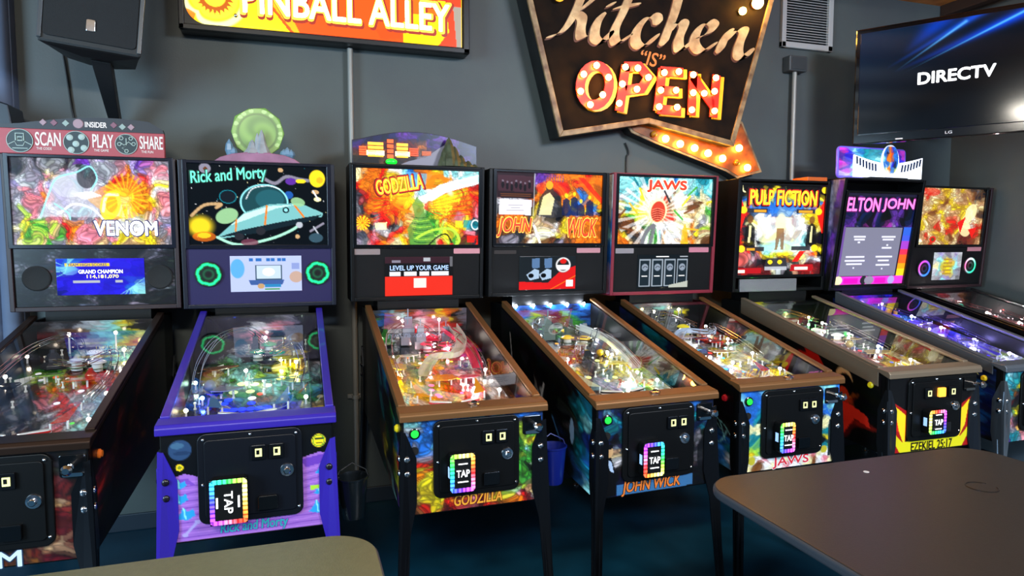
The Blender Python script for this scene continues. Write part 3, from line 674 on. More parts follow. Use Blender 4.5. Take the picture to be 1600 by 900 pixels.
V_disp = Art(120, 60, U, '#1418a0').mosaic(["fbfffffffff", "bafffffffff", "fffffffffff", "fffffffffbf", "Bfffffffbaa"], 10, 40, .1, .05)
V_disp.poly([(.10, .12), (.60, .12), (.60, .22), (.10, .22)], 'y').poly([(.18, .60), (.48, .60), (.48, .67), (.18, .67)], 's').poly([(.66, .60), (.74, .60), (.74, .67), (.66, .67)], 's')
for k in range(4): V_disp.curve([(0, .1+.13*k), (.10, .18+.06*k), (.2-.02*k, .0)], .008, 'a', .7).curve([(.72+.05*k, 1), (.85, .8), (1, .55+.12*k)], .008, 'a', .7)

# 2 -- space scene with a saucer
tr = Art(190, 124, (50, 290, 668, 645), '#04080c')
rr = random.Random(4)
for k in range(60): tr.ell(rr.uniform(60, 660), rr.uniform(300, 640), 2.2, 2.2, rr.choice('swtcg'), .8)
tr.ell(620, 345, 38, 40, 'y').ell(632, 352, 16, 14, 'O', .8).ell(100, 560, 72, 58, 'y', .95, 0, .5).ell(115, 605, 52, 22, 'o', .7).ell(115, 600, 30, 12, 'y', .8)
tr.ell(128, 313, 26, 22, 'h').ell(130, 315, 9, 9, 'u').ell(222, 432, 36, 28, '#101820').ring(222, 432, 36, 28, 2, 't').ell(490, 420, 20, 18, 'b', .8).ell(455, 312, 12, 10, 'e')
tr.curve([(65, 515), (120, 470), (190, 465), (170, 480)], 8, 'e', .9).curve([(380, 350), (430, 370), (480, 340), (540, 350), (580, 355)], 9, 'h', .8).ell(500, 360, 26, 16, 'p').ell(545, 358, 24, 10, 'y')
tr.ell(380, 455, 108, 82, '#1c4a50', .9).ring(380, 455, 104, 78, 4, 'a').ell(405, 440, 66, 44, '#24606a', .8).curve([(300, 440), (330, 395), (400, 382), (450, 395)], 3, 'w', .7)
tr.poly([(170, 608), (230, 555), (290, 500), (400, 462), (540, 455), (645, 498), (640, 515), (560, 520), (470, 560), (330, 590), (200, 612)], '#78b8b8')
tr.poly([(170, 608), (280, 575), (420, 545), (560, 518), (640, 505), (600, 530), (470, 560), (330, 592)], '#102028').poly([(230, 555), (290, 505), (400, 470), (520, 462), (430, 480), (300, 530)], '#c4ece4')
tr.curve([(170, 608), (260, 640), (400, 615), (500, 575), (540, 545)], 7, '#a8e8c8').curve([(390, 470), (380, 550)], 5, 'o', .9).curve([(515, 465), (555, 515)], 5, 'o', .9).curve([(255, 530), (250, 580)], 5, 'o', .7)
tr.ell(215, 515, 52, 34, '#98c890', .95, -.3).ell(530, 450, 34, 20, '#98c890', .9, .2).ell(265, 605, 22, 16, 'n').ell(360, 580, 22, 18, 'n').ell(535, 552, 16, 14, 's').ell(475, 487, 16, 14, '#101820').ell(475, 487, 8, 8, 'a')
tr.ell(610, 405, 18, 10, 'e').ell(620, 437, 18, 10, 'c').line([(600, 400), (625, 440)], 4, 'w').line([(585, 580), (645, 545)], 6, 'h').line([(600, 560), (620, 590)], 4, 's').ell(610, 610, 34, 22, '#406070', .8).ell(525, 604, 11, 10, 'e').ell(310, 630, 40, 16, '#7a3c50', .8)
R_front = Art(150, 110, U, '#05070c')
R_front.poly([(0, .44), (.06, .40), (.12, .37), (.2, .41), (.3, .45), (.6, .42), (.8, .33), (.92, .28), (1, .30), (1, 1), (0, 1)], '#9a66c4')
for k in range(18): R_front.curve([(0, .47+k*.033), (.25, .45+k*.034), (.6, .49+k*.031), (1, .40+k*.036)], .006, 'p' if k % 2 else '#c484dc', .5)
R_front.poly([(.80, .34), (1, .29), (1, .37), (.84, .42)], '#6a3cb0').poly([(0, .46), (.06, .41), (.14, .42), (.18, .48)], '#6a3cb0', .7)
for (x, y, s_) in ((.09, .47, .05), (.085, .60, .065), (.12, .75, .07), (.94, .46, .06), (.92, .66, .05), (.91, .82, .075)):
    q = lambda a, b: (x+a*s_*.8, y+b*s_*1.15)
    R_front.poly([q(-1, .4), q(-.5, -.2), q(-.2, -.9), q(.2, -.3), q(.8, -.6), q(1, .2), q(.2, .7)], '#2c98dc').line([q(-.2, -.8), q(0, .5)], .005, 'a')
R_front.poly([(.86, .605), (.97, .595), (.97, .635), (.86, .645)], 'l').line([(.12, .93), (.18, .84)], .012, 'v').ell(.185, .83, .018, .022, 'v').ell(.115, .94, .018, .022, 'v')
R_front.ell(.10, .15, .068, .098, '#2a4468').ell(.085, .11, .04, .03, '#48708c', .7).ell(.11, .18, .05, .02, '#1c3050', .7).ell(.095, .31, .022, .032, 'y').ell(.095, .31, .014, .018, 'd', .5)
R_front.ell(.92, .17, .045, .066, 'y').ring(.92, .17, .036, .053, .004, 'G').poly([(.893, .145), (.947, .145), (.947, .160), (.893, .160)], 'd').poly([(.90, .185), (.94, .185), (.94, .197), (.90, .197)], 'd')
R_side = Art(60, 30, U).mosaic(["BBkBkBk", "kpBkpkB", "kkpkBkk"], 3, 60, .2, .3)
R_back = Art(90, 26, U).mosaic(["kkknnghkk", "kknwwinkk", "kkkiikgkk"], 12, 80)
R_pf = Art(110, 180, U).mosaic(["kkknnhiiinkk", "kknwwiiwnnkk", "nkggnnknyyyk", "ugGanknyyyek", "ndGGaaksyyen", "nglaaGnyGnns", "bvaGaalaGaaa", "bbvaaGcaatan", "vvsaGGaaGGGb", "bgvbauuanbGn", "nfusffbfffge", "nnggfffffggk", "uneGGnnnGGnn", "eunnGGGnGnnk"], 13, 420, .2, .45)
R_disp = Art(110, 58, U, '#bcc8f0')
R_disp.ell(.1, .35, .1, .28, '#60b0f0').poly([(.34, .25), (.72, .25), (.72, .68), (.34, .68)], '#405868').poly([(.36, .28), (.70, .28), (.70, .64), (.36, .64)], '#c8dcf8').ell(.53, .45, .09, .12, 'w').poly([(.25, .68), (.75, .68), (.72, .82), (.28, .82)], '#4060a0').ell(.92, .6, .1, .17, '#c8a898').ell(.42, .85, .05, .08, 'e').poly([(.47, .80), (.70, .80), (.70, .88), (.47, .88)], '#3088c0').poly([(.47, .92), (.68, .92), (.68, .95), (.47, .95)], 'G').poly([(.86, .2), (.97, .2), (.97, .38), (.86, .38)], '#90a0d8')
for x in (.26, .35, .38, .50, .56, .66, .72): R_disp.poly([(x, .07), (x+.055, .07), (x+.055, .15), (x, .15)], '#3070c0')

# 3 -- orange fans, white beam, green centre
tg = Art(190, 120, (95, 70, 1345, 860)).mosaic([
 "ceoorowaabboyoawaawaw", "coooryyyywbaoooowwaaa", "rooooyyyyaawoywwwaoor", "roooroyyywaawwwyyoyoo", "nrooooyoycwwwyyyyooor", "gnooroooyyclyyyyoooor",
 "gnroooooyocGllyyooori", "rongroroocGGGyoooiorn", "nroirngaocGGGlocoyyat", "iongswrroyGGGGlyyorin", "ngriuroycuGGGllyGlrnr", "hgiroecyoGGGlcrlrGunr"], 21, 460, .14, .4)
for k in range(7): tg.curve([(560, 400+k*10), (420, 380+k*28), (270, 380+k*40)], 5, 'r', .7).curve([(780, 430+k*8), (960, 330+k*36), (1270, 215+k*52)], 5, 'r', .75)
tg.ell(560, 400, 150, 80, 'y', .6, 0, .7).ell(980, 400, 190, 110, 'y', .6, -.4, .7).ell(1040, 300, 40, 60, 'w', .5, -.6, .6)
tg.poly([(700, 372), (820, 310), (930, 225), (1345, 110), (1345, 200), (1000, 300), (860, 390), (740, 400)], 'w').poly([(1100, 190), (1345, 120), (1345, 185), (1180, 225)], 'a', .6)
tg.poly([(640, 300), (660, 260), (770, 250), (860, 120), (600, 100), (560, 170)], '#5898c8', .7)
tg.poly([(640, 860), (600, 690), (680, 560), (650, 440), (700, 350), (760, 420), (780, 540), (860, 640), (900, 860)], '#5a8838', .75)
for k in range(9): tg.curve([(640+k*4, 560+k*32), (730, 575+k*32), (820+k*8, 560+k*33)], 5, 'l' if k % 2 else 'd', .6)
tg.curve([(700, 780), (860, 700), (1060, 690), (1140, 800), (1100, 860)], 16, 'l', .85).curve([(820, 860), (900, 780), (1000, 740), (1060, 830)], 10, 'k', .6)
tg.ell(160, 630, 70, 60, 'o', .8, 0, .6).rays(160, 630, 14, 'y', .8, 10, 75, 1).poly([(280, 630), (400, 620), (395, 700), (290, 700)], 'c', .8)
tg.poly([(800, 100), (900, 90), (1040, 170), (1000, 210), (900, 140), (850, 270), (790, 270)], 'o', .8).curve([(490, 380), (470, 430), (540, 480), (640, 510)], 14, 'o', .9)
tg.poly([(1100, 600), (1170, 600), (1170, 670), (1100, 670)], 'y', .7).poly([(1180, 590), (1250, 590), (1250, 670), (1180, 670)], 't', .7).ring(1310, 640, 40, 50, 8, 'w', .8).poly([(1220, 760), (1320, 760), (1300, 830), (1220, 830)], 'r', .8)
G_front = Art(150, 110, (0, 70, 1050, 870)).mosaic(["abbbbbaabaabbb", "sbbbkkkkkkknnk", "bbbbkkkkkkkGlG", "gbabkkkkkkkGly", "rhrnkkkkkkkGaG", "rrurkkkkkkGlGG", "oyrnkkkkkkkGGG", "yoyokkkkkkGGkw", "uyyyokkkkkuGGn", "kuyyoruumyGlem", "meyyromoeywmec", "murymrimruormw"], 22, 340, .18, .5)
G_side = Art(150, 60, U).mosaic(["kkknkkBtBkkd", "nkkdktBkkGtk", "knkdkBtkdktp", "kkndkkduGkyr", "kkkkkduykkGy", "kkkkkkkduakp"], 23, 220, .3, .5)
G_back = Art(90, 30, U).mosaic(["nbgauihuyokh", "Gbghsnwihyuh", "Gnsssriinrrn"], 24, 130)
G_pf = Art(110, 180, U).mosaic(["Gnssswriikrrkk", "Gnggssriunrikm", "nnhgnwrknirism", "gnsnnwiiwiwssr", "sgnkgwgoewwsir", "yyggwuoglvwirP", "yyhseyroehhPik", "oyssgoeoyhvvvk", "yoseGoirvipwgn", "oygyGyorwiwiin", "scyyoyoriwirun", "acwyyooyrirwgn", "aawwcyyorirewu", "ceowwcwcoenwuo", "yoyeawwccehuue", "yeoyaawwseheru"], 25, 620, .22, .5)
G_disp = Art(120, 66, U, '#141414')
G_disp.poly([(0, .5), (1, .5), (1, 1), (0, 1)], '#e83020').poly([(.42, .55), (.60, .55), (.60, .80), (.42, .80)], '#ffe8e0').poly([(0, .0), (1, 0), (1, .16), (0, .16)], '#382028').poly([(.1, .08), (.22, .08), (.22, .14), (.1, .14)], 'h').poly([(.56, .03), (.66, .03), (.66, .12), (.56, .12)], 's').poly([(.95, 0), (1, 0), (1, .25), (.95, .25)], 'g')
for x0, x1 in ((.06, .22), (.27, .46), (.5, .64), (.68, .94)): G_disp.poly([(x0, .38), (x1, .38), (x1, .48), (x0, .48)], '#e8e8f0')

# 4 -- orange background with people in suits kept as plain dark shapes
tw_ = Art(170, 112, (88, 70, 740, 510)).mosaic([
 "nuumnppppooooroo", "nmuumvppoooorooo", "nuumnooyoorooroku", "mnnmuooykoyobooko", "ssssmoyykooyboyok", "ssssmuyuwkovyobyn", "nmmmnyewkkobvyvkk", "ooooonwekkuoooooo",
 "oooooucewuyeooooo", "oooooucweyyuooooo", "unnncwwcyeuooooor", "nhhnuwcunhuuoooor"], 31, 300, .14, .4)
tw_.poly([(330, 80), (560, 90), (640, 190), (700, 260), (740, 250), (740, 90)], 'o', .45).poly([(580, 90), (620, 90), (740, 220), (740, 260)], 'r', .7)
for k in range(12): tw_.line([(325+k*15, 82), (322+k*15, 125)], 2.5, 'p', .8)
tw_.ell(430, 165, 110, 50, 'r', .5).poly([(330, 330), (350, 220), (385, 175), (390, 130), (420, 120), (432, 175), (480, 220), (490, 340), (420, 350)], 'n', .75).poly([(345, 330), (370, 215), (410, 190), (440, 230), (420, 330)], 'c', .75)
tw_.ell(408, 145, 22, 27, 'O', .9).line([(320, 400), (358, 510)], 8, 'w', .9)
for x, h in ((512, 205), (562, 195), (605, 240), (660, 215)): tw_.poly([(x-26, 330), (x-20, h+30), (x, h+16), (x+22, h+30), (x+28, 335)], 'B', .8).ell(x, h, 10, 14, 'y', .8)
tw_.poly([(88, 70), (318, 78), (312, 232), (92, 228)], '#241418').poly([(100, 90), (310, 95), (308, 190), (104, 188)], '#3a2028').poly([(112, 235), (302, 240), (298, 332), (110, 330)], '#d8d4dc')
for k, (a, b) in enumerate(((165, 245), (180, 230), (155, 255))): tw_.line([(a, 272+k*16), (b, 272+k*16)], 2, 'h')
for k in range(7): tw_.ell(130+k*26, 150+(k % 3)*8, 9, 22, 'k', .8).ell(130+k*26, 126+(k % 3)*6, 6, 7, 'h', .6)
for y in (205, 215): tw_.line([(120, y), (295, y)], 2.5, 'u')
tw_.line([(318, 78), (312, 335)], 3, 's', .8).line([(92, 72), (94, 340)], 3, 's', .8)
W_front = Art(150, 110, U).mosaic(["BaBkBbBBbBbkB", "BtBkkkkkkBtBB", "tBtkkkkkkkBBt", "BktkkkkkkkBtB", "BsBkkkkkkkgkB", "keBkkkkkkkknB", "kwskkkkkkkngk", "kkkkkkkkkkgnk", "kkBkkkkkkknkk", "kkBBBBkBBBkkk"], 32, 380, .25, .5)
W_front.poly([(.0, .58), (.07, .52), (.11, .56), (.15, .74), (.15, 1), (0, 1)], 'k').ell(.09, .49, .037, .07, 'e', .95).ell(.09, .435, .037, .03, 'k').poly([(.07, .57), (.11, .60), (.135, .74), (.10, .70)], '#a8c0e0').poly([(.16, .88), (.82, .86), (.82, .99), (.16, 1)], '#3c74a8', .9)
W_front.poly([(.86, .54), (.92, .42), (.97, .52), (.94, .9), (.87, .9)], 'k', .8)
W_side = Art(150, 60, U).mosaic(["kkkkkkkkkkkt", "kkknkkkkkkta", "kkkkkkskkgtB", "kkgkkkkkBktb", "kkkkkkkkkBbt", "kkkkkkkkkkba"], 33, 200, .3, .5)
W_side.line([(.13, .15), (.17, .5)], .008, 's').line([(.55, .3), (.52, .48)], .01, 's').ell(.83, .50, .02, .14, '#8cb8e8').line([(.64, .55), (.72, .72)], .01, '#3c70a8')
W_back = Art(90, 30, U).mosaic(["bBbBbbBb", "BblgBGbB", "GlggnGGb"], 34, 100)
W_pf = Art(110, 180, U).mosaic(["lGngnGgGgn", "dlngGngnGg", "ngsnsgnngn", "unggswgnkg", "usngnsgkng", "uooghsksng", "oooinsnygs", "roruhgkyyn", "sswhgnsnyl", "aGyengyysy", "yuohvgsyls", "ueuhvsallc", "uunhsaalca", "umhgsaaaca", "uuegascaaw", "nueehsaaca"], 35, 620, .25, .5)
W_disp = Art(120, 72, U, '#1a2024')
W_disp.poly([(0, .75), (.5, .80), (.72, .45), (1, .30), (1, 1), (0, 1)], '#d81818').line([(.55, 1), (1, .6)], .012, 'o').ell(.77, .27, .14, .24, '#202020').ring(.77, .27, .12, .20, .02, '#e0e0e0').poly([(.66, .28), (.90, .28), (.88, .42), (.67, .42)], 'w').ell(.77, .16, .06, .08, 'r')
for x in (.28, .50): W_disp.poly([(x-.07, .08), (x+.07, .06), (x+.07, .35), (x-.06, .36)], '#5878a0').poly([(x-.16, .55), (x-.02, .38), (x+.06, .42), (x+.06, .66), (x-.10, .72)], '#a8c0d8').ell(x-.08, .58, .05, .07, 'k')
W_disp.poly([(.83, .72), (.95, .72), (.95, .92), (.83, .92)], 'w')

# 5 -- bright burst with flying planks
tj = Art(160, 118, (95, 95, 680, 517)).mosaic([
 "aatattaaabaaatta", "tatasaawwaasaata", "aatyccwwwucaatct", "saaccwwruacwsccs", "yaaycwwruuwccucy", "ctycwwurueccuccs", "uyGyycorrcwceccG", "nuuywcurrcwcecsc",
 "kukwgcswwwccocgl", "ukuenGwwsceocuye", "oynnwGasewsuoeuc", "ooeusGwseweyeocu"], 41, 330, .14, .35)
tj.rays(330, 320, 26, 'w', .5, 60, 240, 2, .35).ell(330, 300, 150, 120, 'c', .5, 0, .8).ell(455, 240, 60, 70, 'w', .6, 0, .8)
tj.ell(340, 305, 58, 82, 'c', .9, .1).ell(342, 310, 46, 68, '#b83020', .95, .1).ell(335, 330, 30, 40, '#7a1810', .7, .2)
for k in range(6): tj.curve([(305, 300+k*14), (340, 290+k*14), (378, 302+k*13)], 3, '#f08060', .8)
for (x, y, a, c) in ((395, 215, 1.1, 'n'), (540, 300, -.5, 'u'), (240, 205, 1.2, 'y'), (515, 240, -.9, 'y'), (190, 290, .9, 'O'), (120, 330, -.9, 'u'), (550, 180, -.8, 'G'), (470, 330, .8, 'G'), (560, 420, .1, 'O'), (150, 420, .2, 'u')):
    dx, dy = 38*math.cos(a), 38*math.sin(a); tj.line([(x-dx, y-dy), (x+dx, y+dy)], 7, c, .9)
tj.curve([(250, 515), (275, 440), (320, 400), (300, 515)], 14, 'g', .8).poly([(490, 515), (500, 420), (515, 380), (530, 430), (540, 515)], 'O', .8)
J_front = Art(150, 110, U).mosaic(["bbbaabbbbbbaab", "abbbkkkkkkkbbb", "bbbbkkkkkkkabb", "bbtkkkkkkkkbab", "bbtkkkkkkkkbba", "tcckkkkkkkkccs", "ctckkkkkkkktct", "tttkkkkkkkkttt", "ylttkkkkkkkkyt", "tyltttstttttlt", "cswiwwcgwwicws", "icuwcwiwwcuwic"], 42, 360, .1, .18)
J_front.ell(.06, .87, .035, .055, '#9a9a20').ell(.12, .87, .035, .055, '#b8b030').ell(.855, .83, .035, .05, '#b8b030').poly([(.90, .45), (.92, .45), (.925, .92), (.895, .92)], '#202c30')
J_side = Art(150, 60, U).mosaic(["BBkBtBnkkkkk", "kBtbBgkkkkkk", "BtBbtbBknkkk", "kBbBtbtBkgkn", "kkBbabtsbnbb", "kkkBtbbaabbt", "kkkkBbtbbabs"], 43, 240, .3, .4)
rj = random.Random(5)
for k in range(26): x = rj.uniform(.1, .95); J_side.curve([(x-.09, .1+.7*rj.random()), (x, .3+.5*rj.random()), (x+.06, .5+.5*rj.random())], .006, 'a', .55)
J_bbL = Art(20, 70, U).mosaic(["ww", "sw", "ab", "ba", "bb", "tb", "ai"], 44, 60, .15, .2)
J_back = Art(90, 30, U).mosaic(["ntggasnnkk", "knsngnGykk", "kGkygnnnkk"], 45, 110)
J_pf = Art(110, 180, U).mosaic(["nknngknkkk", "knuyneukkm", "nngsgngnuo", "ngsgsgnrro", "sgsssvbrro", "gssgsbrroy", "hsgsgsurly", "bbssbwslll", "tyssgyycoy", "ryiswycyno", "irgswyylnc", "kugsbwswyo", "nkyswoscyo", "nkggsosoni", "nkuygsansv", "kunsbagsgn"], 46, 620, .25, .5)
J_disp = Art(120, 72, U, '#12181c')
for k in range(4):
    x = .03+k*.245; J_disp.poly([(x, .14), (x+.215, .14), (x+.215, .95), (x, .95)], '#98a4b0').poly([(x+.02, .18), (x+.195, .18), (x+.195, .92), (x+.02, .92)], '#1c2830').ell(x+.108, .38, .065, .11, '#8c98a8').poly([(x+.05, .62), (x+.16, .62), (x+.16, .66), (x+.05, .66)], 'w').curve([(x+.07, .40), (x+.11, .35), (x+.15, .38)], .01, 'n')
J_disp.poly([(.62, .92), (1, .80), (1, 1), (.62, 1)], '#b8bcb0').poly([(.35, .05), (.60, .05), (.60, .08), (.35, .08)], 'w').poly([(.82, .05), (.98, .05), (.98, .08), (.82, .08)], 's')

# 6 -- yellow title, red curtains, white stage
tp = Art(150, 150, (100, 90, 800, 830)).mosaic([
 "kkkkkkkkkkkkkkk", "kyyyyyynyyyyyyk", "bbyyyybbyyyyybb", "yOobbbbbbbbOOoy", "rrbbbbbcbbbbbrr", "rrnwwwsccswwyyr", "rnywwgmccmgwyyr", "rncywwmecemwkyr", "mnwkyyucceuwkck",
 "rnwnkaauuuaakkn", "ryywnaawyywaknk", "rknoeacccycawky", "mrniyllyyyycroks", "rssnkycnuuncsssn", "mmmmmmcssscmmmmm", "mrmmmmkkkkmmrrmm"], 51, 260, .12, .35)
tp.poly([(250, 350), (640, 350), (620, 540), (600, 620), (480, 560), (300, 560), (250, 540)], '#e8f4f4', .55).ell(430, 590, 190, 60, '#a8dcd8', .7, 0, .3)
tp.poly([(100, 180), (130, 260), (150, 330), (110, 480), (90, 480)], 'r').poly([(800, 180), (770, 260), (740, 330), (790, 480), (810, 480)], 'r')
tp.poly([(330, 250), (560, 250), (520, 345), (360, 345)], 'b', .6).ell(440, 400, 50, 95, 'c', .85, 0, .3).poly([(410, 440), (470, 440), (475, 620), (450, 620), (440, 520), (420, 620), (400, 620)], 'u', .7)
for s, x in ((1, 190), (-1, 700)): tp.poly([(x-45, 590), (x-35, 430), (x, 390), (x+38, 430), (x+48, 600)], 'k', .7).ell(x, 370, 24, 34, 'u', .8).poly([(x-12, 560), (x-6, 420), (x+10, 420), (x+8, 560)], 'c', .8)
for (x, y) in ((130, 295), (750, 300), (130, 610), (735, 605)): tp.ell(x, y, 30, 30, 'y', .95)
for (x0, x1, y) in ((160, 325, 300), (565, 720, 300), (165, 315, 612), (540, 700, 605)): tp.poly([(x0, y-18), (x1, y-18), (x1, y+18), (x0, y+18)], 'n', .9)
for (x0, x1, y) in ((215, 315, 300), (580, 700, 300), (175, 240, 612)): tp.poly([(x0, y-10), (x1, y-10), (x1, y+10), (x0, y+10)], 'O', .8)
tp.poly([(340, 690), (500, 690), (520, 780), (320, 780)], 'n', .9).ell(370, 720, 20, 18, 'y').ell(450, 720, 20, 18, 'y').poly([(330, 760), (510, 760), (510, 790), (330, 790)], 's', .8)
tp.poly([(550, 720), (610, 630), (660, 630), (600, 720)], 'r').poly([(90, 765), (300, 770), (300, 815), (90, 815)], '#a01018').poly([(545, 745), (730, 745), (730, 800), (540, 800)], '#a01018').poly([(90, 782), (170, 784), (170, 808), (90, 808)], '#f8d8c8').poly([(575, 765), (690, 765), (690, 790), (575, 790)], '#f8d8c8')
tp.ell(790, 120, 26, 28, 'y', .9).curve([(110, 100), (120, 140), (135, 150)], 6, 'c')
P_front = Art(150, 110, U, '#060507')
P_front.poly([(0, .28), (.20, .45), (.20, .9), (.28, 1), (0, 1)], '#a81414').poly([(1, .28), (.80, .45), (.8, .9), (.72, 1), (1, 1)], '#a81414')
P_front.poly([(0, .62), (.08, .50), (.20, .62), (.22, .8)], 'r').poly([(.06, .36), (.19, .50), (.19, .92), (.12, .7)], 'y').poly([(.93, .36), (.82, .5), (.80, .92), (.89, .7)], 'y')
P_front.poly([(0, .62), (.16, .86), (.84, .86), (1, .62), (1, .66), (.86, 1), (.14, 1), (0, .70)], '#e0d818')
P_side = Art(150, 60, U).mosaic(["kkkkkkkkkkkk", "kkkkkkrkkkkk", "kkkkkkkrmokk", "kkkkkkkrmrkk", "kkkkkkkkrkrk", "kkkkkkkkkkkk"], 53, 160, .2, .4)
P_side.poly([(.50, .0), (.62, .12), (.80, .55), (.72, .75), (.60, .4)], '#b01810').ell(.79, .28, .055, .17, 'e').ell(.80, .33, .048, .15, 'k').ell(.79, .46, .035, .10, '#b83018').poly([(.76, .58), (.82, .54), (.93, .60), (.95, .74), (.86, .70), (.79, .98), (.76, .98), (.78, .7)], '#d82c1c').poly([(.66, .52), (.74, .54), (.72, .6)], 'y')
P_back = Art(90, 24, U).mosaic(["uygnkngkkk", "oyunnGndkk"], 54, 80)
P_pf = Art(110, 180, U).mosaic(["uydknkgggk", "royndkdggk", "cuurlydkkg", "rsGlGndGGk", "swrswnknGg", "iswwsnggkg", "wwirrsnggs", "iwwswwgGgs", "rrwwwrbsge", "rirrwisbcu", "mrirrwrccy", "nrmrricycc", "nmrgrcyccu", "nnrgcyccye", "ngnvcyceyu", "nnhvcyeccn"], 55, 560, .25, .5)

# 7 -- blue/violet machine with a tall screen
te = Art(150, 165, U, '#181020')
te.poly([(0, 0), (1, 0), (1, .36), (0, .36)], '#101824').mix(Art(150, 165, U).mosaic(["BkpBkkBkpkBk", "BpkBkpBkppkB", "ppvBPpBPvpBp", "tGtbtbtGtbtG", "GlGlGtGlGGla", "GGlGsGGllGsG"], 61, 200), ((np.linspace(0, 1, 165)[:, None] > .03) & (np.linspace(0, 1, 165)[:, None] < .36))*np.ones((1, 150))*.85)
te.poly([(.06, .37), (.86, .37), (.86, .90), (.06, .90)], '#78788a').poly([(0, .36), (.055, .36), (.055, 1), (0, 1)], '#684890')
for k in range(20):
    c = ['#3060d0', '#4058e0', '#a040c0', '#e03050', '#f06020', '#f8a018', '#f8d020', '#f8e030'][min(7, k*8//20)]
    te.poly([(.88, .36+k*.031), (1, .36+k*.031), (1, .40+k*.031), (.88, .40+k*.031)], c)
te.poly([(0, .905), (1, .905), (1, 1), (0, 1)], '#e83cc8').ell(.06, .95, .06, .05, 'c').ell(.42, .95, .05, .05, 'n').ell(.50, .95, .07, .05, 'h').ell(.82, .95, .05, .05, 'v').poly([(.14, .925), (.34, .925), (.34, .985), (.14, .985)], '#ff10b0').poly([(.58, .925), (.74, .925), (.74, .985), (.58, .985)], '#ff10b0')
for (x, y, w) in ((.27, .47, .17), (.27, .50, .15), (.68, .47, .2), (.68, .50, .16), (.27, .53, .03), (.68, .56, .03), (.68, .59, .14), (.25, .69, .26), (.25, .73, .28), (.66, .69, .24), (.66, .73, .16), (.25, .77, .22), (.66, .78, .20), (.25, .81, .02), (.66, .82, .02)):
    te.poly([(x-w/2, y-.008), (x+w/2, y-.008), (x+w/2, y+.010), (x-w/2, y+.010)], '#e0e0ec')
te.poly([(.0, .0), (1, 0), (1, .035), (0, .035)], '#1c1a30')
E_front = Art(150, 110, U).mosaic(["tatbtkkkktabt", "atykkkkkkkkta", "tunkkkkkkkkat", "mknkkkkkkkkab", "ptykkkkkkkkbt", "yinkkkkkkkkta", "psiykkkkkkpat", "pttiiptttabta"], 63, 260, .25, .4)
E_side = Art(160, 70, U).mosaic(["BtBBBtBBkBBB", "kBtBbBtBkBBB", "BbBBtBkBBbbB", "BBptBbBBBbbB", "kBbBBpBfbfbB", "BBkBbBBffbBB", "BBBBkBBfBfBk"], 64, 260, .3, .35)
for (x, y, r) in ((.90, .10, .05), (.80, .20, .03), (.84, .75, .022), (.70, .68, .022), (.76, .84, .02)):
    pts = []
    for k in range(10): a = k*PI/5-.3; q = r if k % 2 == 0 else r*.45; pts.append((x+q*math.cos(a)*.45, y+q*math.sin(a)*1.6))
    E_side.poly(pts, '#c8cc70' if r > .025 else '#c0b8d0')
E_side.ell(.78, .12, .022, .06, 'e')
E_back = Art(90, 24, U).mosaic(["pPpfPpBfk", "ffpBfffyk"], 65, 80)
E_pf = Art(110, 180, U).mosaic(["pPpfPfyffb", "fpPBfyfkab", "fffpfafbbf", "ffkfppkffB", "bffvppffbf", "ffpPffBpfv", "vfPifffbff", "ffpffpffvf", "fvPpfffvhf", "ffffhfvfvs", "ffpvffvhvh", "vfvfvvhsls", "vhfvhhslss", "hvhhvhlshh", "hhghhgshgh", "gghghghghg"], 66, 620, .2, .35)

# 8 -- rightmost: cream crowd artwork
tl_ = Art(130, 120, U).mosaic(["rcceyceyengk", "crceycceeunn", "cecyuyceyece", "ecyeecyycuec", "ceuyyceywwen", "eyecyereywce", "ycercyrrwwrr", "eceyerryumre", "erceyeucmmru", "cerceyeckmue"], 71, 420, .18, .6, 'u')
tl_.ell(.80, .42, .09, .16, 'c', .8, .2).ell(.72, .70, .10, .16, 'c', .8, -.3).poly([(.6, .6), (.72, .5), (.66, .8)], 'r').poly([(.78, .72), (.92, .68), (.86, .88)], 'r').ell(.24, .90, .05, .06, 'r').ell(.24, .90, .03, .035, 'u').ell(.16, .08, .12, .07, 'r', .6)
L_front = Art(60, 40, U, 'k'); L_back = Art(90, 24, U).mosaic(["gnkmmgguk", "knwuiummk"], 73, 80)
L_pf = Art(110, 160, U).mosaic(["nwuumumuuk", "nwkummmumm", "ngGmummuui", "kutGmurrmu", "nuummrrrmi", "nmuumrriuh", "nuhmuiurmh", "ummuhuimih", "mumuhuhsms", "uhmhuhhmih", "huhmuhihmu", "mhuhuhmhuh"], 74, 460, .2, .35)
L_disp = Art(100, 70, U, '#a8a060').mosaic(["svshsvs", "sayyeas", "cayyyas", "saeyyah", "shavhsg"], 75, 60, .12, .1)
for k in range(5): L_disp.poly([(.34, .22+k*.13), (.66, .22+k*.13), (.66, .28+k*.13), (.34, .28+k*.13)], '#b09030')

# ------------------------------------------------------------------ the machines
def dims(**k): return k
def lay(txt, u, v, w, h, c1, c2, bold=.03, shear=0, roll=0, c3=None):
    out = [(txt, u, v, w, h, c2, 1, bold+.07, shear, roll), (txt, u, v, w*.975, h*.93, c1, 2, bold+.01, shear, roll)]
    if c3: out.insert(0, (txt, u, v, w*1.05, h*1.12, c3, 0, bold+.10, shear, roll))
    return out
def flay(txt, x, z, w, h, c1, c2, shear=0): return [(txt, x, z, w*1.0, h*1.0, c2, 0, .12, shear), (txt, x, z, w, h, c1, 1, .035, shear)]
def fl(L): return [(a[0], a[1], a[2], a[3], a[4], a[5], a[6], a[7], a[8]) for a in L]
def lampset(col, e, n=4, back=True):
    L = []
    for i in range(n):
        v = .22+.62*i/max(1, n-1); L += [(-.93, v, .05, col, e), (.74, v, .05, col, e)]
    if back: L += [(-.4, .93, .09, col, e), (.35, .93, .09, col, e)]
    return L
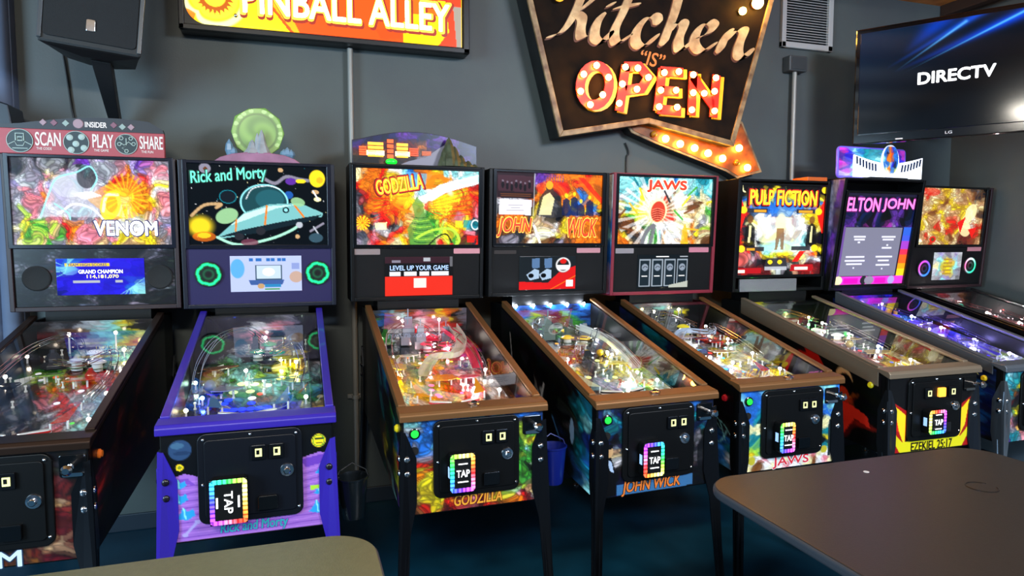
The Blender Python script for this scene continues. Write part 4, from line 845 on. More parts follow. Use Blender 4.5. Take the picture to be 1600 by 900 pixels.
def inserts(seed, n, cols, e=1.0, r=.011):
    R = random.Random(seed); return [(R.uniform(-.6, .6), R.uniform(.24, .78), R.uniform(.7, 1.2)*r, R.choice(cols), e) for _ in range(n)]
def flat(L): return [(a[0], a[1], a[2], a[3], a[4], a[5], a[6], a[7], a[8]) for a in L]

KV = dict(cols=('#c02020', '#406020', '#e8e8e8'), cap='#d8d8e0', capemit=.2, flip='#e8e8e8', rub='#c02020', lamps=lampset('#ffe8d0', 16, 4)+[(.55, .86, .06, '#ffe080', 60)], inserts=inserts(1, 10, ['#ff4030', '#f0f0ff', '#60ff60'], .6),
          toys=[(-.45, .78, 'rock', .05, '#303038'), (-.75, .55, 'dish', .04, '#202024'), (.3, .62, 'rock', .035, '#a02018')], plastics=[(-.3, .62, .05, .03, .3, '#70a040'), (.2, .56, .06, .035, 0, '#c03028'), (.62, .70, .03, .05, .2, '#e8e0c0')])
KR = dict(cols=('#4878b0', '#30584c', '#e0e8e0'), cap='#30a070', capemit=.2, rub='#3040c0', lamps=[(-.92, .2, .05, '#ffe8c0', 18), (.74, .25, .05, '#d8ffe8', 22), (-.92, .45, .05, '#c8ffe0', 22), (.6, .62, .05, '#fff080', 70), (.35, .66, .05, '#fff080', 60), (-.2, .55, .05, '#ffffd0', 34), (-.75, .3, .05, '#4060ff', 60), (.05, .9, .08, '#ffd8d8', 40), (.1, .45, .04, '#e0ffe0', 24)],
          inserts=[(-.42+.12*i, .24, .017, '#2038ff', 1.6) for i in range(6)]+[(-.28+.12*i, .20, .014, '#2038ff', 1.1) for i in range(4)]+[(-.06, .29, .016, '#2038ff', 1.6), (-.06, .335, .016, '#e8f0ff', 1.3), (-.40, .33, .016, '#2848ff', 1.3), (-.44, .30, .014, '#2848ff', 1.3), (.42, .33, .014, '#3070ff', 1.2), (.45, .36, .014, '#3070ff', 1.2), (-.25, .48, .018, '#e8f0a0', 1.3), (-.05, .47, .018, '#f0f0c0', 1.3), (.15, .45, .018, '#f0e8c0', 1.3), (.35, .52, .02, '#fff060', 1.3), (.55, .53, .02, '#fff080', 1.3), (-.1, .40, .018, '#d0f0a0', 1.0), (-.35, .40, .018, '#d8f0b0', 1.0), (.05, .37, .012, '#ff5040', 1.2)],
          toys=[(.55, .90, 'ball', .032, '#585c64'), (-.1, .80, 'tower', .05, '#242428'), (-.6, .35, 'dish', .035, '#2030b0'), (-.7, .42, 'ball', .026, '#4878b0'), (.15, .60, 'dish', .05, '#18181c')],
          plastics=[(.55, .66, .055, .05, .2, '#c8c020'), (.35, .68, .035, .035, 0, '#d8c830'), (-.62, .58, .07, .04, .4, '#8a5a38'), (.2, .44, .09, .018, .1, '#68a89c'), (.6, .40, .06, .03, -.3, '#78b8a8'), (-.45, .36, .06, .04, .3, '#9098c8')])
KG = dict(cols=('#f0a020', '#c02850', '#f8f0f0'), cap='#e83050', capemit=.6, rub='#e83050', lamps=lampset('#fff0e0', 42, 4)+[(-.94, .42, .05, '#ffd820', 700), (.35, .26, .04, '#ffffff', 260), (-.15, .56, .05, '#ffc0c0', 90), (.30, .68, .06, '#ff90a8', 110), (.05, .86, .07, '#ff7090', 90)],
          inserts=inserts(3, 18, ['#ffe040', '#ff8030', '#fff0d0', '#ff60a0'], 1.1), ramps=[([(-.4, .40, .03), (-.1, .52, .05), (.25, .50, .07), (.5, .62, .08), (.5, .8, .09)], '#d8c8b8'), ([(.62, .45, .03), (.60, .62, .06), (.35, .80, .08)], '#e04060')],
          toys=[(-.35, .84, 'tower', .08, '#8a90a0'), (-.15, .78, 'tower', .065, '#a0a4b0'), (-.78, .86, 'rock', .05, '#2c7030'), (.35, .78, 'tower', .06, '#7c8494'), (.15, .62, 'dish', .05, '#a86038')],
          plastics=[(.1, .80, .06, .05, .1, '#d02850'), (-.75, .5, .04, .07, .1, '#e8b820'), (-.1, .36, .08, .05, .5, '#f09020'), (.45, .55, .06, .04, -.3, '#b03058'), (.35, .36, .05, .03, .2, '#d85060'), (-.5, .62, .05, .03, .2, '#e0d8c8')])
KW = dict(cols=('#c8c8a0', '#405840', '#e8ece8'), cap='#e8c020', capemit=.5, rub='#202020', lamps=lampset('#f4f8ff', 42, 4, False)+[(-.8+.4*i, .985, .13, '#e8f0ff', 260) for i in range(5)]+[(.25, .25, .04, '#fffce0', 220), (-.5, .5, .05, '#e8fff0', 80), (.45, .55, .05, '#fff080', 90)],
          inserts=inserts(5, 14, ['#f0ff90', '#ffffff', '#ffb040'], 1.0), ramps=[([(.62, .35, .03), (.60, .6, .06), (.2, .75, .08)], '#d0d8d8')],
          toys=[(-.35, .82, 'tower', .07, '#70807c'), (.1, .80, 'tower', .065, '#586864'), (.5, .82, 'rock', .05, '#90989c'), (-.6, .66, 'car', .05, '#8c9498'), (.0, .55, 'car', .045, '#202428'), (.35, .58, 'ball', .018, '#d8a820')],
          plastics=[(-.75, .80, .03, .06, 0, '#40a040'), (-.2, .88, .06, .03, 0, '#60b050'), (.45, .88, .07, .03, .2, '#58a860'), (-.65, .5, .04, .06, .1, '#c8d0d0'), (.3, .42, .07, .04, -.3, '#d8c850'), (.55, .5, .05, .05, .3, '#c8b860'), (.1, .66, .05, .03, .7, '#b8c0c0')])
KJ = dict(cols=('#c84030', '#2870b0', '#f0f0f0'), cap='#e8d830', capemit=.5, rub='#c02020', lamps=lampset('#f8f8ff', 38, 4, False)+[(-.4, .93, .10, '#fff0a0', 60), (.30, .95, .10, '#fff0b0', 70), (-.3, .42, .04, '#ffffff', 190), (.0, .34, .04, '#fff8e0', 140)],
          inserts=inserts(7, 14, ['#40d0ff', '#ff4030', '#ffe050'], 1.0), ramps=[([(-.55, .62, .03), (-.2, .70, .05), (.3, .64, .06), (.5, .72, .06)], '#b8c8e0')],
          toys=[(-.55, .88, 'tower', .06, '#585858'), (-.1, .88, 'tower', .07, '#6c7078'), (.25, .90, 'tower', .05, '#44484c'), (.3, .72, 'rock', .04, '#c83828'), (-.4, .60, 'car', .06, '#e8e8e8')],
          plastics=[(-.55, .50, .06, .03, 0, '#2890c0'), (.35, .60, .05, .04, .2, '#d83828'), (.6, .55, .04, .05, 0, '#60a890'), (.1, .46, .07, .04, -.5, '#e8d0a0'), (-.55, .4, .05, .03, .3, '#c83838'), (-.2, .68, .07, .035, .2, '#a8b0c8')])
KP = dict(cols=('#c82828', '#c8a860', '#f0f0f0'), cap='#f0f0f0', capemit=.7, rub='#ffffff', lamps=lampset('#fff4d8', 90, 4, False)+[(-.45, .52, .05, '#ffffff', 420), (-.3, .76, .05, '#60ff60', 140), (.2, .80, .06, '#40ff60', 80), (.55, .9, .08, '#ffe080', 60)],
          inserts=inserts(9, 16, ['#ff4040', '#ffffff', '#ffe060', '#4070ff'], 1.0), bumpers=[(-.2, .62), (.1, .7), (.3, .6)],
          toys=[(-.3, .90, 'rock', .05, '#3c3c38'), (.0, .92, 'dish', .045, '#242420'), (-.45, .70, 'tower', .045, '#e8e8e0'), (.25, .50, 'ball', .022, '#c8b870')],
          plastics=[(-.7, .82, .05, .03, 0, '#d8b030'), (-.55, .62, .06, .04, 0, '#d8d0d0'), (-.1, .5, .07, .04, .4, '#c83040'), (.35, .34, .09, .05, .2, '#e8d490'), (.5, .55, .05, .05, 0, '#d8c080'), (-.5, .42, .05, .03, 0, '#d04048')])
KE = dict(cols=('#5040e0', '#c040c0', '#d8d8f8'), cap='#6050ff', capemit=.8, rub='#6040e0', lamps=lampset('#9c94ff', 300, 4, False)+[(-.6, .90, .09, '#ff60e0', 120), (.1, .92, .09, '#8050ff', 90), (.1, .3, .05, '#f0f0ff', 30), (.3, .62, .05, '#5040ff', 120), (-.3, .5, .05, '#6038ff', 130)],
          inserts=inserts(11, 16, ['#4030ff', '#c030ff', '#e0e0ff'], 1.3), toys=[(-.2, .86, 'dish', .05, '#3c30b0'), (.2, .84, 'tower', .04, '#e0b040'), (.1, .55, 'rock', .03, '#5848c8')],
          plastics=[(-.4, .75, .07, .03, 0, '#4838d0'), (.3, .7, .06, .04, .3, '#5848e0'), (-.6, .5, .05, .05, 0, '#8048c8'), (.4, .42, .07, .05, .2, '#8880c8')])
KL = dict(cols=('#a03848', '#606068', '#e8e8e8'), cap='#ff4040', capemit=.8, rub='#c02020', lamps=lampset('#ffc0c0', 170, 4, False)+[(-.75+.22*i, .92-.03*(i % 2), .08, '#ffffff', 160) for i in range(5)]+[(.1, .60, .05, '#ff3020', 160)],
          inserts=inserts(13, 10, ['#ff4040', '#ffc0c0'], 1.0), toys=[(-.15, .78, 'rock', .04, '#50b080'), (.2, .6, 'dish', .04, '#b02820')],
          plastics=[(.1, .66, .07, .04, 0, '#b02828'), (-.3, .6, .05, .04, 0, '#705860'), (.4, .4, .06, .04, 0, '#a06870')])

MV, hV = machine('V', 'bronze-railed pinball machine under the red SCAN PLAY SHARE topper board', -.8846, .0062, -.0306,
    dims(hw=.272, bbw=.355, bbt=1.926, bbb=1.212, yb=1.146, lockz=.909, cabz=.509, railz=1.194, bblean=.025, trw=.328, trt=1.917, trb=1.516),
    dict(seed=1, kit=KV, trim=darkbr, front=V_front, sideR=V_side, pf=V_pf, back=V_back, trans=tv, temit=1.5, apron='#15130f',
         bbm=mat('backbox_maroon', '#241216', .45), framem=mat('frame_navy', '#080c1c', .25), raildepth=.018,
         display=(-.165, .20, 1.285, 1.455), disp=V_disp, spart=V_spart, speakers=((-.245, 1.365), (.265, 1.365)), spr=.058,
         disp_text=[('TEAM HIGH SCORES', .35, .17, .44, .07, '#101060', .03), ('GRAND CHAMPION', .50, .36, .50, .10, '#f4f4ff', .04), ('114,181,070', .52, .50, .36, .10, '#f0d880', .04)],
         front_text=flay('VENOM', -.095, .537, .34, .052, '#c8dcec', '#203048'), apron_text=[('VENOM', .28, .17, .03, '#c8c4b8')],
         trans_text=lay('VENOM', .70, .80, .41, .18, '#f8f8ff', '#302848', .035), flip='#e87020', slots=(.0, .06), start=False))
MR, hR = machine('R', 'purple-legged pinball machine with the green disc topper and flying saucer glass', -.1585, .0179, -.0045,
    dims(bbw=.358, bbt=1.921, bbb=1.206, yb=1.117, lockz=.925, cabz=.510, railz=1.194, bblean=.045, trw=.324, trt=1.91, trb=1.513),
    dict(seed=2, kit=KR, trim=purplem, leg=purplem, bolt=mat('bolt_dark', '#14101c', .3), front=R_front, sideR=R_side, sideL=R_side, pf=R_pf, back=R_back, trans=tr, temit=1.1, apron='#241c3c',
         spm=mat('panel_navy_purple', '#221c48', .4), bbm=mat('backbox_night', '#0c1020', .4), framem=mat('frame_navy', '#080c1c', .25), raildepth=.05,
         display=(-.145, .19, 1.285, 1.462), disp=R_disp, speakers=((-.243, 1.375), (.268, 1.375)), spr=.062, ring=(['#10e080'], ['#10e080']),
         trans_text=lay('Rick and Morty', .29, .155, .54, .20, '#58c8a0', '#0c3028', .02, .1, .10), front_text=flay('Rick and Morty', .01, .543, .22, .044, '#28a0a8', '#7040b0', .1),
         reader=(-.07, .66, .118, .155, .17, True), slots=(.035, .095), start=False, plunger=False, action=False, knob=kn))
MG, hG = machine('G', 'pinball machine with the lit orange window topper and green and blue front', .6312, .0048, .0106,
    dims(bbw=.357, bbt=1.933, bbb=1.220, yb=1.129, lockz=.906, cabz=.509, railz=1.201, bblean=.043, trw=.329, trt=1.913, trb=1.513),
    dict(seed=3, kit=KG, trim=bronze, front=G_front, sideL=G_side, pf=G_pf, back=G_back, trans=tg, temit=1.6, flip='#e8d020', raildepth=.02,
         display=(-.18, .185, 1.243, 1.452), disp=G_disp, speakers=(), stickers=[(-.275, 1.480, .14, .03, '#8a7a78', 'small_sticker'), (.265, 1.482, .15, .028, '#c88890', 'small_sticker')],
         disp_text=[('LEVEL UP YOUR GAME', .5, .28, .86, .12, '#90a8d0', .03)],
         trans_text=lay('GODZILLA', .345, .205, .38, .20, '#ffc830', '#d02010', .03, .0, .17, '#601008'), front_text=flay('GODZILLA', .01, .550, .19, .042, '#e8a030', '#6a1410', .15),
         reader=(-.07, .675, .095, .145, 0.0, False)))
MW, hW = machine('W', 'pinball machine with orange backlit glass and a row of five white lamps', 1.3688, -.0279, .0391,
    dims(bbw=.363, bbt=1.926, bbb=1.229, yb=1.133, lockz=.903, cabz=.495, railz=1.205, bblean=.03, trw=.325, trt=1.914, trb=1.52),
    dict(seed=4, kit=KW, trim=bronze, front=W_front, sideL=W_side, pf=W_pf, back=W_back, trans=tw_, temit=1.4, raildepth=.02,
         display=(-.18, .165, 1.262, 1.452), disp=W_disp, speakers=(), stickers=[(-.265, 1.475, .13, .02, '#241810', 'small_sticker'), (.245, 1.482, .15, .028, '#b88088', 'small_sticker')],
         trans_text=lay('JOHN', .175, .765, .32, .28, '#c83010', '#ffb040', .02, .25)+lay('WICK', .81, .765, .29, .28, '#c83010', '#ffb040', .02, .25),
         front_text=flay('JOHN WICK', -.025, .528, .28, .062, '#e07830', '#301008', .2), reader=(-.055, .655, .095, .140, .42, False), slots=(.065, .115)))
MJ, hJ = machine('J', 'pinball machine with bright burst glass and sea-blue front in burgundy frame', 2.1167, .0273, .0131,
    dims(bbw=.356, bbt=1.931, bbb=1.214, yb=1.109, lockz=.910, cabz=.501, railz=1.191, bblean=.040, trw=.323, trt=1.914, trb=1.515),
    dict(seed=5, kit=KJ, trim=bronze, front=J_front, sideL=J_side, bbL=J_bbL, pf=J_pf, back=J_back, trans=tj, temit=1.5, flip='#d02030', raildepth=.02,
         bbm=mat('backbox_burgundy', '#7c2030', .4), display=(-.175, .175, 1.253, 1.455), disp=J_disp, speakers=(), stickers=[(-.265, 1.478, .12, .03, '#8c8488', 'small_sticker'), (.245, 1.482, .14, .03, '#c07888', 'small_sticker')],
         trans_text=lay('JAWS', .505, .135, .42, .18, '#e83018', '#f8e8c0', .075), front_text=flay('JAWS', .005, .533, .20, .050, '#d02838', '#f0f0f0'), reader=(-.07, .665, .08, .135, 0.0, False), slots=(.06, .11)))
MP, hP = machine('P', 'pinball machine with steel rails and a red and yellow zigzag front', 2.9468, -.0134, -.009,
    dims(bbw=.349, bbt=1.919, bbb=1.215, yb=1.124, lockz=.922, cabz=.515, railz=1.180, bblean=.039, trw=.322, trt=1.89, trb=1.32),
    dict(seed=6, kit=KP, trim=steel, leg=mat('leg_gunmetal', '#3c4148', .28, .85), front=P_front, sideL=P_side, pf=P_pf, back=P_back, trans=tp, temit=1.5, flip='#e8d820', raildepth=.085, framem=blackg,
         tz=(1.885, 1.318), trans_text=lay('PULP FICTION', .50, .135, .80, .17, '#f8e028', '#d82018', .03, 0, 0, '#200808'), front_text=[('EZEKIEL 25:17', .0, .545, .26, .042, '#181408', 1, .03, 0)],
         reader=(-.04, .675, .105, .115, .75, False), slots=(-.05, .10), slot_lit=True, start=False, plunger=True, action=False, knob=chrome))
ME, hE = machine('E', 'blue starry pinball machine under the glowing piano-key topper', 3.6456, -.0244, .0196,
    dims(bbw=.342, bbt=1.936, bbb=1.211, yb=1.103, lockz=.913, cabz=.508, railz=1.205, bblean=.112, trw=.30, trt=1.86, trb=1.25),
    dict(seed=7, kit=KE, trim=steelb, leg=steelleg, front=E_front, sideL=E_side, pf=E_pf, back=E_back, trans=te, temit=1.15, flip='#e0c020', raildepth=.06,
         tz=(1.845, 1.245), bbL=Art(20, 60, U).mosaic(["pBhp", "BpvB", "pBBp", "Bpfk"], 9, 80), trans_text=lay('ELTON', .25, .125, .46, .15, '#f070b8', '#501048', .04)+lay('JOHN', .745, .125, .46, .15, '#f070b8', '#501048', .04), action=False, start=False))
ML, hL = machine('L', 'pinball machine with two coloured speaker rings beside the wall corner', 4.4031, .0095, .034,
    dims(bbw=.372, bbt=1.914, bbb=1.203, yb=1.132, lockz=.917, cabz=.508, railz=1.194, bblean=.055, trw=.311, trt=1.904, trb=1.507),
    dict(seed=8, kit=KL, trim=mat('black_trim', '#0c0c0e', .25, coat=.3), leg=steelleg, front=L_front, pf=L_pf, back=L_back, trans=tl_, temit=1.15, bbm=mat('backbox_maroon', '#241216', .45),
         display=(-.13, .14, 1.26, 1.455), disp=L_disp, speakers=((-.225, 1.345), (.225, 1.36)), spr=.062, ring=(['#3060ff', '#c040f0', '#ff50d0', '#3080ff'], ['#30e0a0', '#e8f8ff', '#ff60a0', '#30c0a0']),
         stickers=[(.26, 1.478, .14, .03, '#b07880', 'small_sticker')], action=False, start=False))

# toppers, bolted on their machines
h = hV; zt = h['b1']; ty = h['by'](zt)
tpv = MB().prism([(-.40, zt+.005), (.305, zt+.002), (.305, zt+.118), (-.40, zt+.118)], 0, .03, face(0, ty+.06, 0)).build('topper_board', mat('topper_red', '#a8424a', .5), MV, .003)
arc = [(-.40, zt+.118), (.305, zt+.118), (.30, zt+.135)]+[(.30-.70*k/12, zt+.135+.045*math.sin(PI*min(1, (k+1.5)/12*.9+.1))) for k in range(1, 13)]
MB().prism(arc, 0, .028, face(0, ty+.058, 0)).build('topper_header', mat('topper_black', '#23262e', .5), tpv)
for s_, x_, w_ in (('SCAN', -.173, .100), ('PLAY', .048, .085), ('SHARE', .250, .098)):
    lettering(s_, mat('inktop', '#e8d8d0', .5), tpv, face(x_, ty+.029, zt+.073), w_, .060, .035)
for s_, x_, w_ in (('THE CODE', -.190, .06), ('THE GAME', .04, .06), ('THE FUN', .232, .05)): lettering(s_, mat('inktop', '#e8d8d0', .5), tpv, face(x_, ty+.029, zt+.030), w_, .011, .02)
lettering('INSIDER', mat('inktop', '#e8d8d0', .5), tpv, face(.022, ty+.029, zt+.146), .088, .024, .05)
for i, (x_, r_) in enumerate(((-.283, .052), (-.060, .052), (.145, .047))):
    o = MB().lathe([(r_, 0), (r_, .003)], 32, face(x_, ty+.030, zt+.062)).build('topper_roundel', mat('roundel_dark', '#1c2c30', .5), tpv)
    g = MB(); F = face(x_, ty+.026, zt+.062); q = r_/.052
    P = lambda L, cl=False, w=.0022: g.tube([tuple(F @ Vector((a*q, b*q, .0))) for a, b in L], w, 6, cl)
    P([(r_/q*.98*math.cos(2*PI*k/32), r_/q*.98*math.sin(2*PI*k/32)) for k in range(32)], True, .0018)
    if i == 0: P([(-.016, .0), (-.016, .032), (.016, .032), (.016, 0)], w=.003); P([(-.045, -.018), (-.02, -.004), (-.012, -.022), (.012, -.022), (.02, -.004), (.045, -.018)]); P([(-.008, .0), (-.008, .016), (.010, .016), (.010, .0)], True, .004); P([(-.03, -.034), (.03, -.034)])
    elif i == 1:
        for a, b in ((-.026, .022), (.022, .026), (-.002, -.006), (.030, -.024), (-.022, -.034)): g.lathe([(.014*q, 0), (.006, .003)], 16, T(0, 0, 0) @ F @ T(a*q, b*q, 0))
    else:
        P([(-.03, .01), (-.01, -.005), (.012, .012), (.03, -.005)]); P([(-.02, -.02), (0, -.035), (.02, -.02), (.0, -.008)], True); P([(.0, -.005), (.0, .03)])
        for a, b in ((-.022, .03), (.022, .03), (-.032, .0), (.034, .002), (0, -.035)): P([(a+.009*math.cos(k), b+.009*math.sin(k)) for k in range(6)], True)
    g.build('roundel_drawing', mat('roundel_line', '#a8b8b0', .5), o)
for i, x_ in enumerate((-.19, -.147, -.10, -.05, .095, .131, .167)):
    z_ = zt+.148-(.006 if x_ > .1 else 0); r_ = .016 if i != 3 else .022
    MB().lathe([(r_, 0), (r_*.9, .003)], 4 if i != 3 else 24, face(x_, ty+.030, z_)).build('topper_badge', mat('badge'+str(i % 3), ('#a08088', '#805060', '#90a098')[i % 3], .5), tpv)

h = hR; zt = h['b1']; ty = h['by'](zt)
hill = MB(); n = 14
for k in range(n):
    pass
prof = [(-.205, zt), (-.175, zt+.022), (-.12, zt+.040), (-.05, zt+.050), (.05, zt+.050), (.12, zt+.040), (.17, zt+.022), (.20, zt)]
tb = MB().prism(prof, 0, .12, face(0, ty+.15, 0)).build('topper_hill', mat('topper_pink', '#a8708c', .6, noise=.3, nscale=12), MR, .006)
A = Art(90, 90, (-1, 1, 1, -1), '#7ca84c'); an = np.arctan2(A.Y, A.X); rr_ = np.hypot(A.X, A.Y)
sw = np.sin(an*2+rr_*9)*.5+.5; A.mix(Art(90, 90, (-1, 1, 1, -1), '#4c7c34'), sw*(rr_ < .8)*.8); A.ring(0, 0, .72, .72, .05, '#456c2c', .8)
for k in range(16): A.ell(.86*math.cos(k*2.4), .86*math.sin(k*2.4), .10, .08, '#b8d488', .8)
A.ell(.15, -.1, .45, .5, '#5c8c2c', .5, 0, .5)
dsc = [(.126*math.cos(2*PI*k/10)*(1+.03*math.sin(k*2)), .126*math.sin(2*PI*k/10)*(1+.03*math.cos(k*3))) for k in range(10)]
dk = MB().prism(dsc, 0, .012, face(-.004, ty+.11, zt+.155)).build('topper_disc', mat('disc_green', '#6c9838', .5), tb, .003)
dm_ = art_mesh('disc_swirl', A, [tuple(face(-.004, ty+.11, zt+.155) @ Vector((a*.126, b*.126, .0125))) for a, b in ((-1, 1), (1, 1), (1, -1), (-1, -1))], artmat('cabinet_print', 0, .3), dk)
import bmesh
bm = bmesh.new(); bm.from_mesh(dm_.data); c_ = Vector((-.004, 0, zt+.155)); bmesh.ops.delete(bm, geom=[v for v in bm.verts if math.hypot(v.co.x-c_.x, v.co.z-c_.z) > .119], context='VERTS'); bm.to_mesh(dm_.data); bm.free()
g = MB()
for x_, z_, r_, hh in ((-.03, .045, .03, .07), (.015, .045, .028, .12), (.03, .045, .02, .05), (-.005, .048, .02, .10)): g.lathe([(r_*1.6, 0), (r_*.8, hh*.4), (r_*.45, hh*.8), (.002, hh)], 7, T(x_, ty+.07, zt+z_))
g.build('topper_spires', mat('spire_pale', '#a8acb0', .5, noise=.3, nscale=20), tb)
for x_, hh in ((-.135, .085), (-.118, .05), (.118, .045), (.135, .055), (.152, .045)): MB().lathe([(.010, 0), (.020, hh*.35), (.016, hh*.7), (.001, hh)], 6, T(x_, ty+.07, zt+.03)).build('topper_crystal', mat('crystal_blue', '#6c8ca4', .3), tb)

h = hG; zt = h['b1']; ty = h['by'](zt)
A = Art(130, 40, (-.335, .19, .335, 0)).mosaic(["BBBBppBBppBB", "pmpmpBBpBpBB", "mommomopBppB", "umomuoumpppB", "kkkuukhhhppB", "kkkukhhhhhpB"], 5, 120, .2, .4)
dome = [(-.335, zt+.002), (.335, zt+.002), (.335, zt+.12)]+[(.335-.67*k/12, zt+.12+.062*math.sin(PI*k/12)+.004*k/12) for k in range(1, 12)]+[(-.335, zt+.128)]
tgp = MB().prism(dome, 0, .012, face(0, ty+.10, 0)).build('topper_dome', mat('dome_violet', '#241c34', .3), MG, .002)
# printed sheet following the dome outline
F_ = []
def domez(x): return .122+.062*math.sin(PI*(x+.335)/.67)
q = art_mesh('topper_print', A, [(-.333, ty+.0865, zt+1), (.333, ty+.0865, zt+1), (.333, ty+.0865, zt+.003), (-.333, ty+.0865, zt+.003)], artmat('cabinet_print', 0, .3), tgp)
for v in q.data.vertices:
    f_ = (v.co.z-zt-.003)/.997; v.co.z = zt+.003+f_*(domez(v.co.x)-.006)
def winbox(x0, x1, z0, z1, c, e, nm):
    m = MB(); k = 4
    for i in range(k): m.box(x0, x1, ty+.080, ty+.0862, zt+z0+(z1-z0)*i/k, zt+z0+(z1-z0)*(i+.72)/k)
    m.build('lit_window_rows', mat(nm, c, .4, emit=e), tgp)
winbox(-.255, -.175, .045, .125, '#ffb428', 1.5, 'win_amber'); winbox(-.105, -.045, .045, .125, '#ffb428', 1.5, 'win_amber')
winbox(-.30, -.262, .05, .10, '#f05818', .9, 'win_orange'); winbox(-.155, -.122, .04, .145, '#f06018', .9, 'win_orange'); winbox(-.038, .01, .055, .10, '#e04818', .8, 'win_orange2'); winbox(.03, .08, .06, .085, '#d06840', .5, 'win_dim')
winbox(-.262, -.17, .052, .078, '#fff4b0', 2.6, 'win_hot'); winbox(-.112, -.035, .052, .078, '#fff4b0', 2.6, 'win_hot')
MB().sphere((-.135, ty+.07, zt+.02), .022, 12, 8, sc=(1.4, .6, .8)).build('green_lamp', mat('green_glow', '#10d030', .3, emit=1.2), tgp, smooth=True)
g = MB()
for x_, r_, hh, y_ in ((.17, .055, .155, .05), (.145, .04, .10, .045), (.20, .05, .11, .05), (.235, .045, .065, .05), (.275, .035, .035, .045), (.31, .025, .018, .045)):
    g.lathe([(r_, 0), (r_*.85, hh*.25), (r_*.6, hh*.5), (r_*.42, hh*.75), (r_*.2, hh*.93), (.002, hh)], 9, T(x_, ty+y_, zt+.002))
g.build('topper_crag', mat('crag_green', '#4a5640', .35, noise=.5, nscale=30), tgp)
MB().prism([(-.10, zt+.002), (.20, zt+.002), (.17, zt+.13), (.12, zt+.10), (.05, zt+.05), (-.04, zt+.028)], 0, .005, face(0, ty+.085, 0)).build('topper_sheet', mat('sheet_grey', '#8a8490', .4), tgp)

h = hE; zt = h['b1']; ty = h['by'](zt); xo = -.040
A = Art(120, 52, (0, 0, 1, 1)).mosaic(["PfabttttbfpP", "pffattaabffp", "Pfaattttaffv", "vPaaattaaavs"], 8, 90, .15, .1)
pl = MB().prism(rrect(xo-.29, xo+.29, zt+.004, zt+.208, .03), 0, .014, face(0, ty+.10, 0)).build('topper_back_plate', mat('plate_violet', '#6858d8', .3, emit=.5), ME, .003)
art_mesh('topper_print', A, [(xo-.278, ty+.085, zt+.198), (xo+.278, ty+.085, zt+.198), (xo+.278, ty+.085, zt+.02), (xo-.278, ty+.085, zt+.02)], artmat('backlit_print_cool', 1.3, .15, .25), pl)
wing = [(xo-.20, .01), (xo+.38, .01), (xo+.385, .15)]+[(xo+.09+.295*(1-t), .10+.05*(1-t)**1.5) for t in (.2, .4, .6, .8, 1)]+[(xo+.09-.0-.29*t, .10+.05*t**1.5) for t in (.2, .4, .6, .8, 1)]
wg = MB().prism([(x, zt+z) for x, z in wing], 0, .012, face(0, ty+.05, 0)).build('topper_key_wings', mat('wing_white', '#f4f8ff', .3, emit=1.25), pl, .002)
for k in range(7):
    for s in (-1, 1):
        x_ = xo+.09+s*(.11+.026*k); zz = zt+.085+.042*(k/6)**1.5; MB().prism([(x_-.007, zz-.035), (x_+.004, zz-.035), (x_+.007+s*.006, zz+.012), (x_-.005+s*.006, zz+.012)], 0, .004, face(0, ty+.038, 0)).build('topper_key', mat('key_blue_black', '#182848', .3, emit=.15), wg)
ov = MB().prism([(xo+.09+.075*math.cos(2*PI*k/28), zt+.112+.11*math.sin(2*PI*k/28)) for k in range(28)], 0, .01, face(0, ty+.036, 0)).build('topper_oval', mat('oval_rim', '#d8e0f8', .3, emit=1.0), pl, .002)
A = Art(50, 70, (-1, 1, 1, -1), '#3858b8').mosaic(["bbofbb", "bBorbb", "aboobb", "bbafBb", "acobya", "cwwwwc"], 9, 50, .1, .1)
ob = art_mesh('oval_print', A, [(xo+.09-.064, ty+.0245, zt+.112+.098), (xo+.09+.064, ty+.0245, zt+.112+.098), (xo+.09+.064, ty+.0245, zt+.112-.098), (xo+.09-.064, ty+.0245, zt+.112-.098)], artmat('backlit_print', 1.15, .15, .25), ov)
bm = bmesh.new(); bm.from_mesh(ob.data); bmesh.ops.delete(bm, geom=[v for v in bm.verts if ((v.co.x-xo-.09)/.066)**2+((v.co.z-zt-.125)/.100)**2 > 1], context='VERTS'); bm.to_mesh(ob.data); bm.free()
MB().box(-.12, .20, ty+.02, ty+.14, zt+.001, zt+.012).build('topper_base', blackm, ME, .002)

h = hP; zt = h['b1']; ty = h['by'](zt)
MB().box(.18, .335, ty+.02, ty+.16, zt+.001, zt+.026).build('topper_strip', mat('strip_orange', '#d06020', .4), MP, .003)
MB().box(-.30, .13, hP['yf']-.006, hP['yf']+.01, 1.216, 1.296).build('speaker_grille', mat('grille_silver', '#7c7c80', .4, .5, bump=.4, bscale=300), MP, .003)

# ------------------------------------------------------------------ wall signs
def W2(px, py, Y): p = onY(px, py, Y); return (p[0], p[2])
